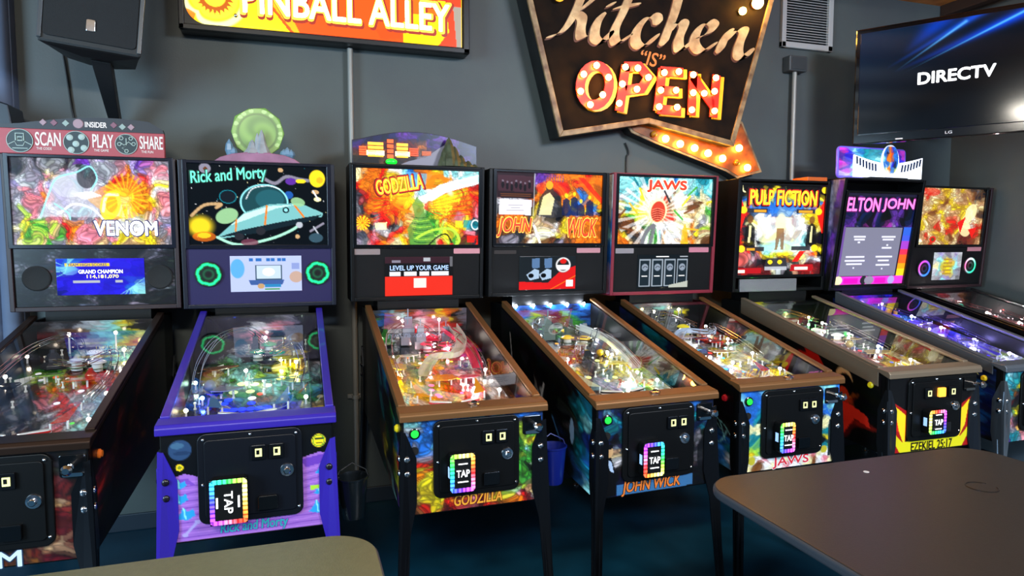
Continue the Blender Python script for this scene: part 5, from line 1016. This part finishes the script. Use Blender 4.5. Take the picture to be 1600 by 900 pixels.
# lit bowling-alley style sign
X0, X1, Z0, Z1 = -.53, .978, 2.605, 3.20
sg = MB().box(X0, X1, .29, .395, Z0, Z1).build('lightbox_sign', mat('sign_case_black', '#0d0e10', .4), None, .006)
tag(sg, 'black-framed light box sign reading PINBALL ALLEY in glowing white letters', 'sign')
fx0, fx1, fz0, fz1 = -.50, .935, 2.640, 3.17
A = Art(300, 110, (fx0, fz1, fx1, fz0), '#ffd818')
A.poly([(-.14, 3.2), (-.08, 2.80), (-.08, 2.74), (.0, 2.640), (.62, 2.63), (.62, 3.2)], '#e84c18').poly([(-.16, 2.86), (.02, 2.64), (.05, 2.64), (-.06, 2.86)], '#e8a018')
A.poly([(.45, 2.695), (.58, 2.71), (.60, 2.66), (.48, 2.645)], '#e04018', .5).poly([(.60, 2.75), (.60, 2.63), (.88, 2.63), (.88, 2.78)], '#ffd010').poly([(.88, 2.62), (.80, 2.64), (.86, 2.72), (.80, 3.2), (.935, 3.2), (.935, 2.62)], '#d03c20')
A.poly([(.62, 2.80), (.80, 2.80), (.80, 3.2), (.62, 3.2)], '#e86018').poly([(.905, 2.64), (.935, 2.64), (.935, 2.86), (.885, 2.86)], '#8c8478')
A.poly([(-.20, 2.885), (.85, 2.885), (.85, 3.2), (-.2, 3.2)], '#b02828').ring(-.361, 2.785, .145, .145, .022, '#fff8a0').ell(-.361, 2.785, .120, .120, '#ffee30')
for k in range(24):
    a = 2*PI*k/24; c, s = math.cos(a), math.sin(a); A.poly([(-.361+.060*c-.014*s, 2.785+.060*s+.014*c), (-.361+.060*c+.014*s, 2.785+.060*s-.014*c), (-.361+.096*c, 2.785+.096*s)], '#a85010')
A.ring(-.361, 2.785, .058, .058, .006, '#a85010').ell(-.50, 2.66, .03, .05, '#e86018', .8)
for k in range(9): A.line([(.30+.055*k, 2.90), (.325+.055*k, 2.935), (.30+.055*k, 2.97)], .010, '#70c8f0')
sf = art_mesh('sign_face', A, [(fx0, .284, fz1), (fx1, .284, fz1), (fx1, .284, fz0), (fx0, .284, fz0)], artmat('sign_backlit', 1.9, .2, .2), sg, .004)
for v in sf.data.vertices:             # rounded lower left corner of the printed face
    r = .10; cx, cz = fx0+r, fz0+r
    if v.co.x < cx and v.co.z < cz:
        dx, dz = v.co.x-cx, v.co.z-cz; d = math.hypot(dx, dz); m_ = max(abs(dx), abs(dz))
        if d > 1e-6: v.co.x = cx+dx*m_/d; v.co.z = cz+dz*m_/d
for c, b, w, hh, dy, e in (('#c02c0c', .10, 1.115, .172, .0008, 0), ('#ffd030', .075, 1.105, .162, .0016, 2.2), ('#fffbe8', .025, 1.085, .145, .0026, 7)):
    lettering('PINBALL ALLEY', mat('neon'+c, c, .4, emit=e), sf, face(.318+(.008 if b > .09 else 0), .284-dy, 2.792-(.008 if b > .09 else 0)), w, hh, b, 0, name='sign_letters', space=1.0)
MB().sphere((-.262, .280, 2.695), .012).build('sign_screw', chrome, sg, smooth=True)
fr_ = MB()
for a, b, c, d in ((X0, X1, Z0, Z0+.028), (X0, X0+.025, Z0, Z1), (X1-.035, X1, Z0, Z1)): fr_.box(a, b, .272, .292, c, d)
fr_.build('sign_frame', mat('sign_case_black', '#0d0e10', .4), sg, .004)

# hanging "kitchen" marquee
KY = .24
ks = thing('marquee_sign', 'weathered diamond-shaped bulb sign reading Kitchen is OPEN', 'sign', (0, 0, 0))
out = [(1.516, 2.156), (2.112, 2.267), (2.736, 2.152), (3.058, 3.24), (1.230, 3.24)]
MB().prism(out, 0, .155, face(0, .395, 0)).build('sign_body', mat('tin_dark', '#2a2c2c', .5, .5, noise=.5, nscale=6), ks, .004)
def inset(poly, d):
    cx = sum(p[0] for p in poly)/len(poly); cz = sum(p[1] for p in poly)/len(poly)
    n = len(poly); res = []
    for i in range(n):
        a, b, c = Vector(poly[i-1]), Vector(poly[i]), Vector(poly[(i+1) % n]); u = (b-a).normalized(); v = (c-b).normalized()
        n1 = Vector((-u.y, u.x)); n2 = Vector((-v.y, v.x)); k = d/(max(.3, 1+n1.dot(n2))); res.append(tuple(b+(n1+n2)*k))
    return res
inn = inset(out, .032); inn2 = inset(out, -.002)
m = MB(); n = len(out)
for i in range(n):
    j = (i+1) % n; a, b, c, d = inn2[i], inn2[j], inn[j], inn[i]
    m.prism([a, b, c, d], 0, .018, face(0, KY, 0))
m.build('sign_border', mat('border_cream', '#b09468', .5, noise=.4, nscale=14, col2='#6a4a2c'), ks, .003)
facem = mat('face_black_rust', '#0a0706', .8, noise=.6, nscale=9, col2='#20140a', spec=.15)
MB().prism(inn, 0, .006, face(0, KY, 0)).build('sign_face', facem, ks)
def cp(cx, cy, Y): return W2(780+cx/3.104, cy/3.104, Y)
def ribbon(pts, wx, wy, Y, th, taper=None):
    q = smoothpath(pts, 6); mb = MB(); L = len(q); P0 = []; P1 = []
    for i, p in enumerate(q):
        k = 1.0 if taper is None else taper[0]+(taper[1]-taper[0])*i/(L-1)
        e = min(1, .25+min(i, L-1-i)*.35); P0.append(cp(p[0]-wx*k*e, p[1]-wy*k*e, Y)); P1.append(cp(p[0]+wx*k*e, p[1]+wy*k*e, Y))
    vs = [(a[0], Y, a[1]) for a in P0]+[(a[0], Y, a[1]) for a in P1]+[(a[0], Y-th, a[1]) for a in P0]+[(a[0], Y-th, a[1]) for a in P1]
    fs = []
    for i in range(L-1): fs += [(2*L+i, 2*L+i+1, 3*L+i), (2*L+i+1, 3*L+i+1, 3*L+i), (i, L+i, L+i+1), (i, L+i+1, i+1), (i, i+1, 2*L+i+1, 2*L+i), (L+i, 3*L+i, 3*L+i+1, L+i+1)]
    fs += [(0, 2*L, 3*L, L), (L-1, 2*L-1, 4*L-1, 3*L-1)]
    return mb.add(vs, fs)
script = [('K', [[(405, -40), (385, 20), (340, 110), (290, 165), (235, 178)], [(500, -50), (440, 10), (375, 62)], [(365, 60), (400, 90), (392, 150), (400, 185), (440, 170)]]),
 ('i', [[(505, 62), (470, 120), (462, 185), (500, 205), (545, 150)], [(545, 15), (538, 30)]]),
 ('t', [[(650, -60), (600, 60), (558, 150), (570, 212), (640, 165)], [(560, 40), (610, 30), (680, 22)]]),
 ('c', [[(768, 120), (762, 82), (725, 78), (670, 140), (660, 205), (700, 228), (770, 165)]]),
 ('h', [[(880, -60), (850, 60), (812, 160), (790, 222)], [(805, 175), (860, 108), (895, 120), (868, 195), (880, 245), (945, 190)]]),
 ('e', [[(955, 185), (1010, 165), (1040, 125), (1010, 105), (960, 150), (945, 215), (985, 252), (1050, 205)]]),
 ('n', [[(1125, 140), (1090, 190), (1062, 258)], [(1080, 215), (1145, 148), (1185, 150), (1160, 220), (1158, 270), (1185, 282), (1225, 235)]])]
creamm = mat('letter_cream', '#e8c890', .5, noise=.35, nscale=16, col2='#b89060'); shm = mat('letter_shadow', '#5c3018', .5)
for ch, strokes in script:
    m = MB(); sh = MB()
    for k_, s_ in enumerate(strokes):
        r_ = ribbon(s_, 25, -11, KY-.008-.0012*k_, .006); m.add(r_.v, r_.f)
        r_ = ribbon([(a-7, b+9) for a, b in s_], 25, -11, KY-.0065, .0015); sh.add(r_.v, r_.f)
    o = m.build('script_letter', creamm, ks); sh.build('letter_shade', shm, o)
c = cp(742, 290, KY)
lettering('“IS”', mat('ink_orange', '#c87830', .5), ks, face(c[0], KY-.008, c[1], 0, -.12), .17, .085, .02, .2)
redm = mat('open_red', '#b41404', .45); yelm = mat('open_yellow_edge', '#f8a818', .35, emit=.3)
def rib2(pts, w, Y, th, closed=False):
    P = [Vector(cp(a, b, Y)) for a, b in pts]; n = len(P); L_ = []; R_ = []
    for i in range(n):
        a = P[i-1] if (closed or i > 0) else P[i]; b = P[(i+1) % n] if (closed or i < n-1) else P[i]; d = (b-a).normalized(); nn = Vector((-d.y, d.x))
        k = 1.0
        if (closed or 0 < i < n-1):
            u = (P[i]-a).normalized(); v = (b-P[i]).normalized(); k = 1/max(.5, (nn.dot(Vector((-u.y, u.x)))))
        L_.append(P[i]+nn*w*k); R_.append(P[i]-nn*w*k)
    mb = MB()
    for i in range(n if closed else n-1):
        j = (i+1) % n; mb.prism([tuple(L_[i]), tuple(L_[j]), tuple(R_[j]), tuple(R_[i])], 0, th, face(0, Y, 0))
    return mb
Oc = [(462+70*math.cos(a)*1.0+12*math.sin(a), 415-95*math.sin(a)+8*math.cos(a)) for a in [2*PI*k/20 for k in range(20)]]
letters = [('O', [(Oc, True)]), ('P', [([(612, 318), (598, 420), (580, 540)], False), ([(606, 325), (680, 325), (722, 375), (690, 428), (610, 440)], False)]),
 ('E', [([(790, 335), (778, 440), (765, 540)], False), ([(780, 346), (890, 354)], False), ([(780, 440), (868, 446)], False), ([(765, 530), (880, 540)], False)]),
 ('N', [([(940, 350), (930, 560)], False), ([(935, 372), (1040, 520)], False), ([(1052, 365), (1036, 570)], False)])]
for ch, paths in letters:
    yb, rd = MB(), MB()
    for p, cl in paths:
        r_ = rib2([(a+11, b+11) for a, b in p], .029, KY-.007, .022, cl); yb.add(r_.v, r_.f)
        r_ = rib2(p, .029, KY-.029, .008, cl); rd.add(r_.v, r_.f)
    o = yb.build('open_letter', yelm, ks); rd.build('letter_front', redm, o)
bulbm = mat('bulb_glow', '#fff0b8', .3, emit=85, ecol='#ffb040'); bulbh = mat('bulb_glow_big', '#fff4c8', .3, emit=110, ecol='#ffc050'); sock = mat('bulb_socket', '#6a4010', .4, .5)
def bulb(cx, cy, Y, r, m_, nm='bulb'):
    x, z = cp(cx, cy, Y); b = MB().sphere((x, Y-r*.8, z), r, 14, 10).build(nm, m_, ks, smooth=True)
    MB().lathe([(r*.8, 0), (r*.8, r*.5)], 14, face(x, Y+r*.2, z)).build('bulb_socket', sock, b)
for (a, b) in [(467, 320), (405, 363), (390, 445), (437, 510), (497, 462), (525, 378), (607, 328), (667, 333), (718, 378), (662, 435), (592, 410), (577, 503), (795, 355), (865, 350), (778, 440), (852, 440), (770, 520), (857, 522), (935, 365), (1045, 380), (935, 452), (988, 455), (1038, 445), (928, 535), (1038, 540)]:
    bulb(a, b, KY-.042, .0185, bulbm)
bulb(1240, 22, KY-.02, .036, bulbh); bulb(1172, 58, KY-.02, .024, bulbm); bulb(285, -14, KY-.02, .034, mat('bulb_dim', '#e8c040', .2, emit=.8))
# arrow behind and under the marquee
ap = [cp(a, b, .31) for a, b in ((600, 590), (1175, 590), (1270, 835), (1150, 866), (1095, 832), (760, 700), (640, 645))]
MB().prism(ap, 0, .085, face(0, .395, 0)).build('arrow_body', mat('tin_dark', '#2a2c2c', .5, .5), ks, .003)
ai = inset(ap[::-1] if sum(ap[i][0]*ap[(i+1) % 7][1]-ap[(i+1) % 7][0]*ap[i][1] for i in range(7)) < 0 else ap, .016)
MB().prism(ap, 0, .010, face(0, .31, 0)).build('arrow_edge', mat('border_cream', '#b09468', .5), ks, .002)
MB().prism(ai, 0, .004, face(0, .300, 0)).build('arrow_face', mat('arrow_amber', '#a85c10', .4, noise=.4, nscale=12, col2='#6a3408'), ks)
for (a, b) in [(800, 675), (870, 700), (940, 720), (1005, 745), (1075, 770), (1155, 720), (1195, 815)]: bulb(a, b, .296, .023, bulbm)
for (a, b) in [(745, 652), (1145, 790)]: bulb(a, b, .296, .020, mat('bulb_off', '#c07818', .15))
# ------------------------------------------------------------------ wall services
cdt = mat('conduit_paint', '#8c8a84', .4, .2)
def conduit(x, z0, z1, label):
    t = thing('conduit_pipe', label, 'pipe', (x, .36, 0)); MB().lathe([(.0155, z0), (.0155, z1)], 14).build('pipe', cdt, t, smooth=True)
    for z in (z0+.55,): MB().lathe([(.021, z-.012), (.021, z+.012)], 14).box(-.045, .045, .018, .035, z-.012, z+.012).build('pipe_strap', cdt, t, .002)
    return t
conduit(.316, .092, 2.60, 'thin pale vertical pipe running down the wall below the glowing bowling-style light box')
conduit(3.318, .092, 2.70, 'thin pale vertical pipe dropping from the small dark wall box')
jb = MB().box(3.245, 3.395, .325, .3995, 2.70, 2.805).build('junction_box', mat('box_dark', '#3a3e40', .5), None, .008); tag(jb, 'small dark square wall box below the white louvred vent', 'junction box')
MB().prism(rrect(3.262, 3.378, 2.712, 2.793, .006), 0, .004, face(0, .325, 0)).build('box_cover', mat('box_dark2', '#2e3234', .5), jb, .001)
vt = thing('wall_vent', 'white louvred air vent high on the wall between marquee and television', 'vent', (3.432, .3995, 0))
m = MB(); vx0, vx1, vz0, vz1 = -.218, .215, 2.868, 3.27
for a, b, c, d in ((vx0, vx1, vz0, vz0+.04), (vx0, vx1, vz1-.03, vz1), (vx0, vx0+.035, vz0, vz1), (vx1-.04, vx1, vz0, vz1)): m.box(a, b, -.03, 0, c, d)
m.build('vent_frame', mat('vent_white', '#a4a4a2', .45), vt, .004)
MB().box(vx0+.03, vx1-.03, -.006, 0, vz0+.03, vz1-.02).build('vent_back', mat('vent_dark', '#16181a', .8), vt)
for k in range(19):
    z = vz0+.052+k*.0178; MB().hexa([(vx0+.03, -.024, z), (vx1-.035, -.024, z), (vx1-.035, -.006, z+.008), (vx0+.03, -.006, z+.008)], [(vx0+.03, -.024, z+.004), (vx1-.035, -.024, z+.004), (vx1-.035, -.006, z+.012), (vx0+.03, -.006, z+.012)]).build('vent_slat', mat('vent_white', '#a4a4a2', .45), vt)
cdm = mat('cord_black', '#0c0c0e', .5)
def cord(pts, label, r=.005): tag(MB().tube(smoothpath(pts, 8), r, 8).build('power_cord', cdm, None, smooth=True), label, 'cord')
cord([(2.035, .388, 2.165), (2.06, .388, 2.10), (2.045, .39, 2.02), (2.07, .39, 1.5), (2.06, .392, .9)], 'black power cord hanging down the wall below the marquee arrow')
cord([(-1.075, .388, 2.50), (-1.06, .39, 2.36), (-1.045, .39, 2.2), (-1.03, .39, 2.05), (-1.03, .39, 1.5)], 'thin black cord hanging on the wall beneath the loudspeaker')

# loudspeaker on a wall bracket
ls = thing('loudspeaker', 'black loudspeaker on a tapered wall bracket at upper left', 'speaker', (-.84, 0, 2.375))
ls.rotation_euler = (0, .10, .05)
MB().prism([(-.20, -.10), (.20, -.10), (.13, .17), (-.13, .17)], 0, .56).build('speaker_cabinet', mat('speaker_black', '#0e1114', .55, bump=.3, bscale=300), ls, .012)
MB().prism(rrect(-.178, .178, .03, .54, .02), 0, .008, face(0, -.10, 0)).build('speaker_grille', mat('grille_black', '#0b0d10', .7, bump=.6, bscale=700), ls, .002)
for s in (-1, 1): MB().box(s*.19-.009, s*.19+.009, -.109, -.096, .015, .55).build('speaker_corner_trim', mat('corner_grey', '#343a40', .35), ls, .003)
bd_ = MB().prism(rrect(-.017, .017, .075, .125, .006), 0, .005, face(-.0, -.108, .0)).build('speaker_badge', chrome, ls, .001)
m = MB().hexa([(-.045, -.02, -.02), (.06, -.02, -.02), (.06, .14, -.02), (-.045, .14, -.02)], [(-.18, -.08, 0), (.19, -.08, 0), (.14, .16, 0), (-.14, .16, 0)])
m.hexa([(.035, .30, -.30), (.075, .30, -.30), (.075, .385, -.30), (.035, .385, -.30)], [(-.02, .02, -.02), (.06, .02, -.02), (.06, .10, -.02), (-.02, .10, -.02)])
m.box(.02, .09, .375, .395, -.46, -.24)
m.build('speaker_bracket', mat('bracket_black', '#0c0e12', .5), ls, .003)
ec = MB().hexa([(-1.75, .11, 2.00), (-1.20, .11, 2.00), (-1.20, .285, 2.00), (-1.75, .285, 2.00)], [(-1.75, .11, 2.33), (-1.22, .11, 2.155), (-1.22, .285, 2.155), (-1.75, .285, 2.33)]).build('equipment_case', mat('case_night', '#101c2a', .35), None, .006)
tag(ec, 'dark case with a sloping top on the wall behind the red topper board', 'case')
MB().hexa([(-1.70, .09, 2.24), (-1.30, .09, 2.11), (-1.30, .11, 2.11), (-1.70, .11, 2.24)], [(-1.70, .09, 2.27), (-1.30, .09, 2.135), (-1.30, .11, 2.135), (-1.70, .11, 2.27)]).build('case_trim', mat('case_trim', '#3a4c5c', .4), ec, .003)

# television in the corner
tvt = thing('television', 'flat television mounted across the corner showing a white DIRECTV logo', 'television', (3.462, -.022, 0), math.atan2(-.812, .583))
tm = mat('tv_bezel', '#050506', .12, coat=.6)
MB().box(0, 1.27, -.005, .05, 2.158, 2.885).build('tv_body', tm, tvt, .008)
A = Art(260, 140, (0, 0, 1, 1), '#05080e'); u, v = A.X, A.Y
A.a[:] = C3('#05080e')+(C3('#10233c')-C3('#05080e'))*np.clip(1.1-u*.9-v*1.1, 0, 1)[..., None]
def streak(x0, y0, x1, y1, w, c, al):
    t = np.clip(((u-x0)*(x1-x0)+(v-y0)*(y1-y0))/((x1-x0)**2+(y1-y0)**2), 0, 1); d = np.hypot((u-x0-t*(x1-x0))*1.77, v-y0-t*(y1-y0)); A._put(np.exp(-(d/(w*(.25+t)))**2)*np.clip(t*1.3, 0, 1), c, al)
streak(.12, .38, .52, -.02, .035, '#1450e0', .9); streak(.16, .42, .72, .02, .05, '#1048e8', .95); streak(.16, .42, .46, .04, .012, '#58b0ff', 1); streak(.20, .44, .70, .02, .010, '#58c0ff', 1); streak(.20, .26, .36, .0, .08, '#0c40c8', .8)
A.a[:] = np.clip(A.a, 0, 1)
scr = art_mesh('tv_screen', A, [(.028, -.0065, 2.855), (1.242, -.0065, 2.855), (1.242, -.0065, 2.215), (.028, -.0065, 2.215)], artmat('tv_picture', 1.2, .10, .0), tvt, .001)
lettering('DIRECTV', mat('tv_white', '#ffffff', .3, emit=1.3), scr, face(.548, -.0085, 2.528), .385, .068, .05)
lettering('LG', mat('logo_grey', '#c8c8cc', .3, emit=.1), tvt, face(.525, -.006, 2.190), .035, .016, .02)
MB().box(.245, .285, -.0065, -.0045, 2.171, 2.178).build('tv_label', mat('label_white', '#d8d8d8', .4), tvt)
MB().box(.35, .95, .05, .07, 2.33, 2.73).box(.60, .70, .07, .75, 2.48, 2.58).box(.45, .85, .70, .74, 2.38, 2.68).build('tv_mount', metal_dk, tvt, .004)

# cup buckets clipped on the machines
def bucket(x, y, z, col, label, rough, toward):
    t = thing('cup_bucket', label, 'bucket', (x, y, z)); m_ = mat('bucket_'+col, col, rough, coat=.3)
    MB().lathe([(.040, 0), (.043, .01), (.056, .15), (.060, .152), (.060, .158), (.054, .158), (.051, .145), (.038, .012), (.0, .012)], 28).build('bucket_body', m_, t, smooth=True)
    MB().tube([(-.058, 0, .150), (-.05, .01, .175), (0, .025, .20), (.05, .01, .175), (.058, 0, .150)], .003, 6).build('bucket_handle', m_, t, smooth=True)
    MB().box(*(sorted((toward*.050, toward*.062))), -.02, .02, .10, .165).build('bucket_clip', metal_dk, t, .003)
    return t
bucket(.190, -.99, .495, '#0c1216', 'black bucket hanging beside the purple-legged pinball machine', .25, -1)
bucket(1.0, -.99, .535, '#0a1a70', 'dark blue bucket hanging between two pinball machines', .35, -1)

# ------------------------------------------------------------------ tables
tabm = mat('table_laminate', '#2e2722', .32, noise=.12, nscale=60, bump=.12, bscale=260, spec=.6)
edgem = mat('table_edge', '#343a42', .42)
def table(x0, x1, y0, y1, label, tabm, r=.13):
    cx, cy = (x0+x1)/2, (y0+y1)/2; t = thing('dining_table', label, 'table', (cx, cy, 0)); a, b = (x1-x0)/2, (y1-y0)/2
    MB().prism(rrect(-a, a, -b, b, r, 10), .708, .7385).build('table_edge_band', edgem, t, .010, seg=4)
    tt = MB().prism(rrect(-a+.006, a-.006, -b+.006, b-.006, r-.006, 10), .734, .7405).build('tabletop', tabm, t, .002)
    MB().lathe([(.045, .02), (.045, .70)], 20).box(-.25, .25, -.03, .03, .68, .708).box(-.03, .03, -.25, .25, .68, .708).build('table_pedestal', metal_dk, t, .003)
    MB().prism(rrect(-.28, .28, -.28, .28, .05), 0, .02).build('table_base', metal_dk, t, .006)
    return t, tt
tA, ttA = table(-1.05, .190, -2.55, -1.690, 'table with an olive sign reflection in its colour and a rounded corner in the left foreground', mat('table_laminate_sign_sheen', '#605f44', .36, noise=.12, nscale=60, bump=.12, bscale=260, spec=.6))  # olive base colour imitates the yellow light box reflected in dark laminate
tB, ttB = table(1.268, 2.50, -2.95, -1.630, 'large dark brown table with rounded corners in the right foreground', tabm)
MB().tube([(.045*math.cos(2*PI*k/32)*1.0, .045*math.sin(2*PI*k/32), .7407) for k in range(2, 31)], .0018, 6, M=T(.22, .31, 0)).build('ring_mark', mat('ring_stain', '#0c0a08', .3), ttB)
MB().lathe([(.010, 0), (.009, .0012)], 14, T(-.02, .54, .7404)).build('table_plug', mat('plug_grey', '#b8b8b8', .4), ttB)
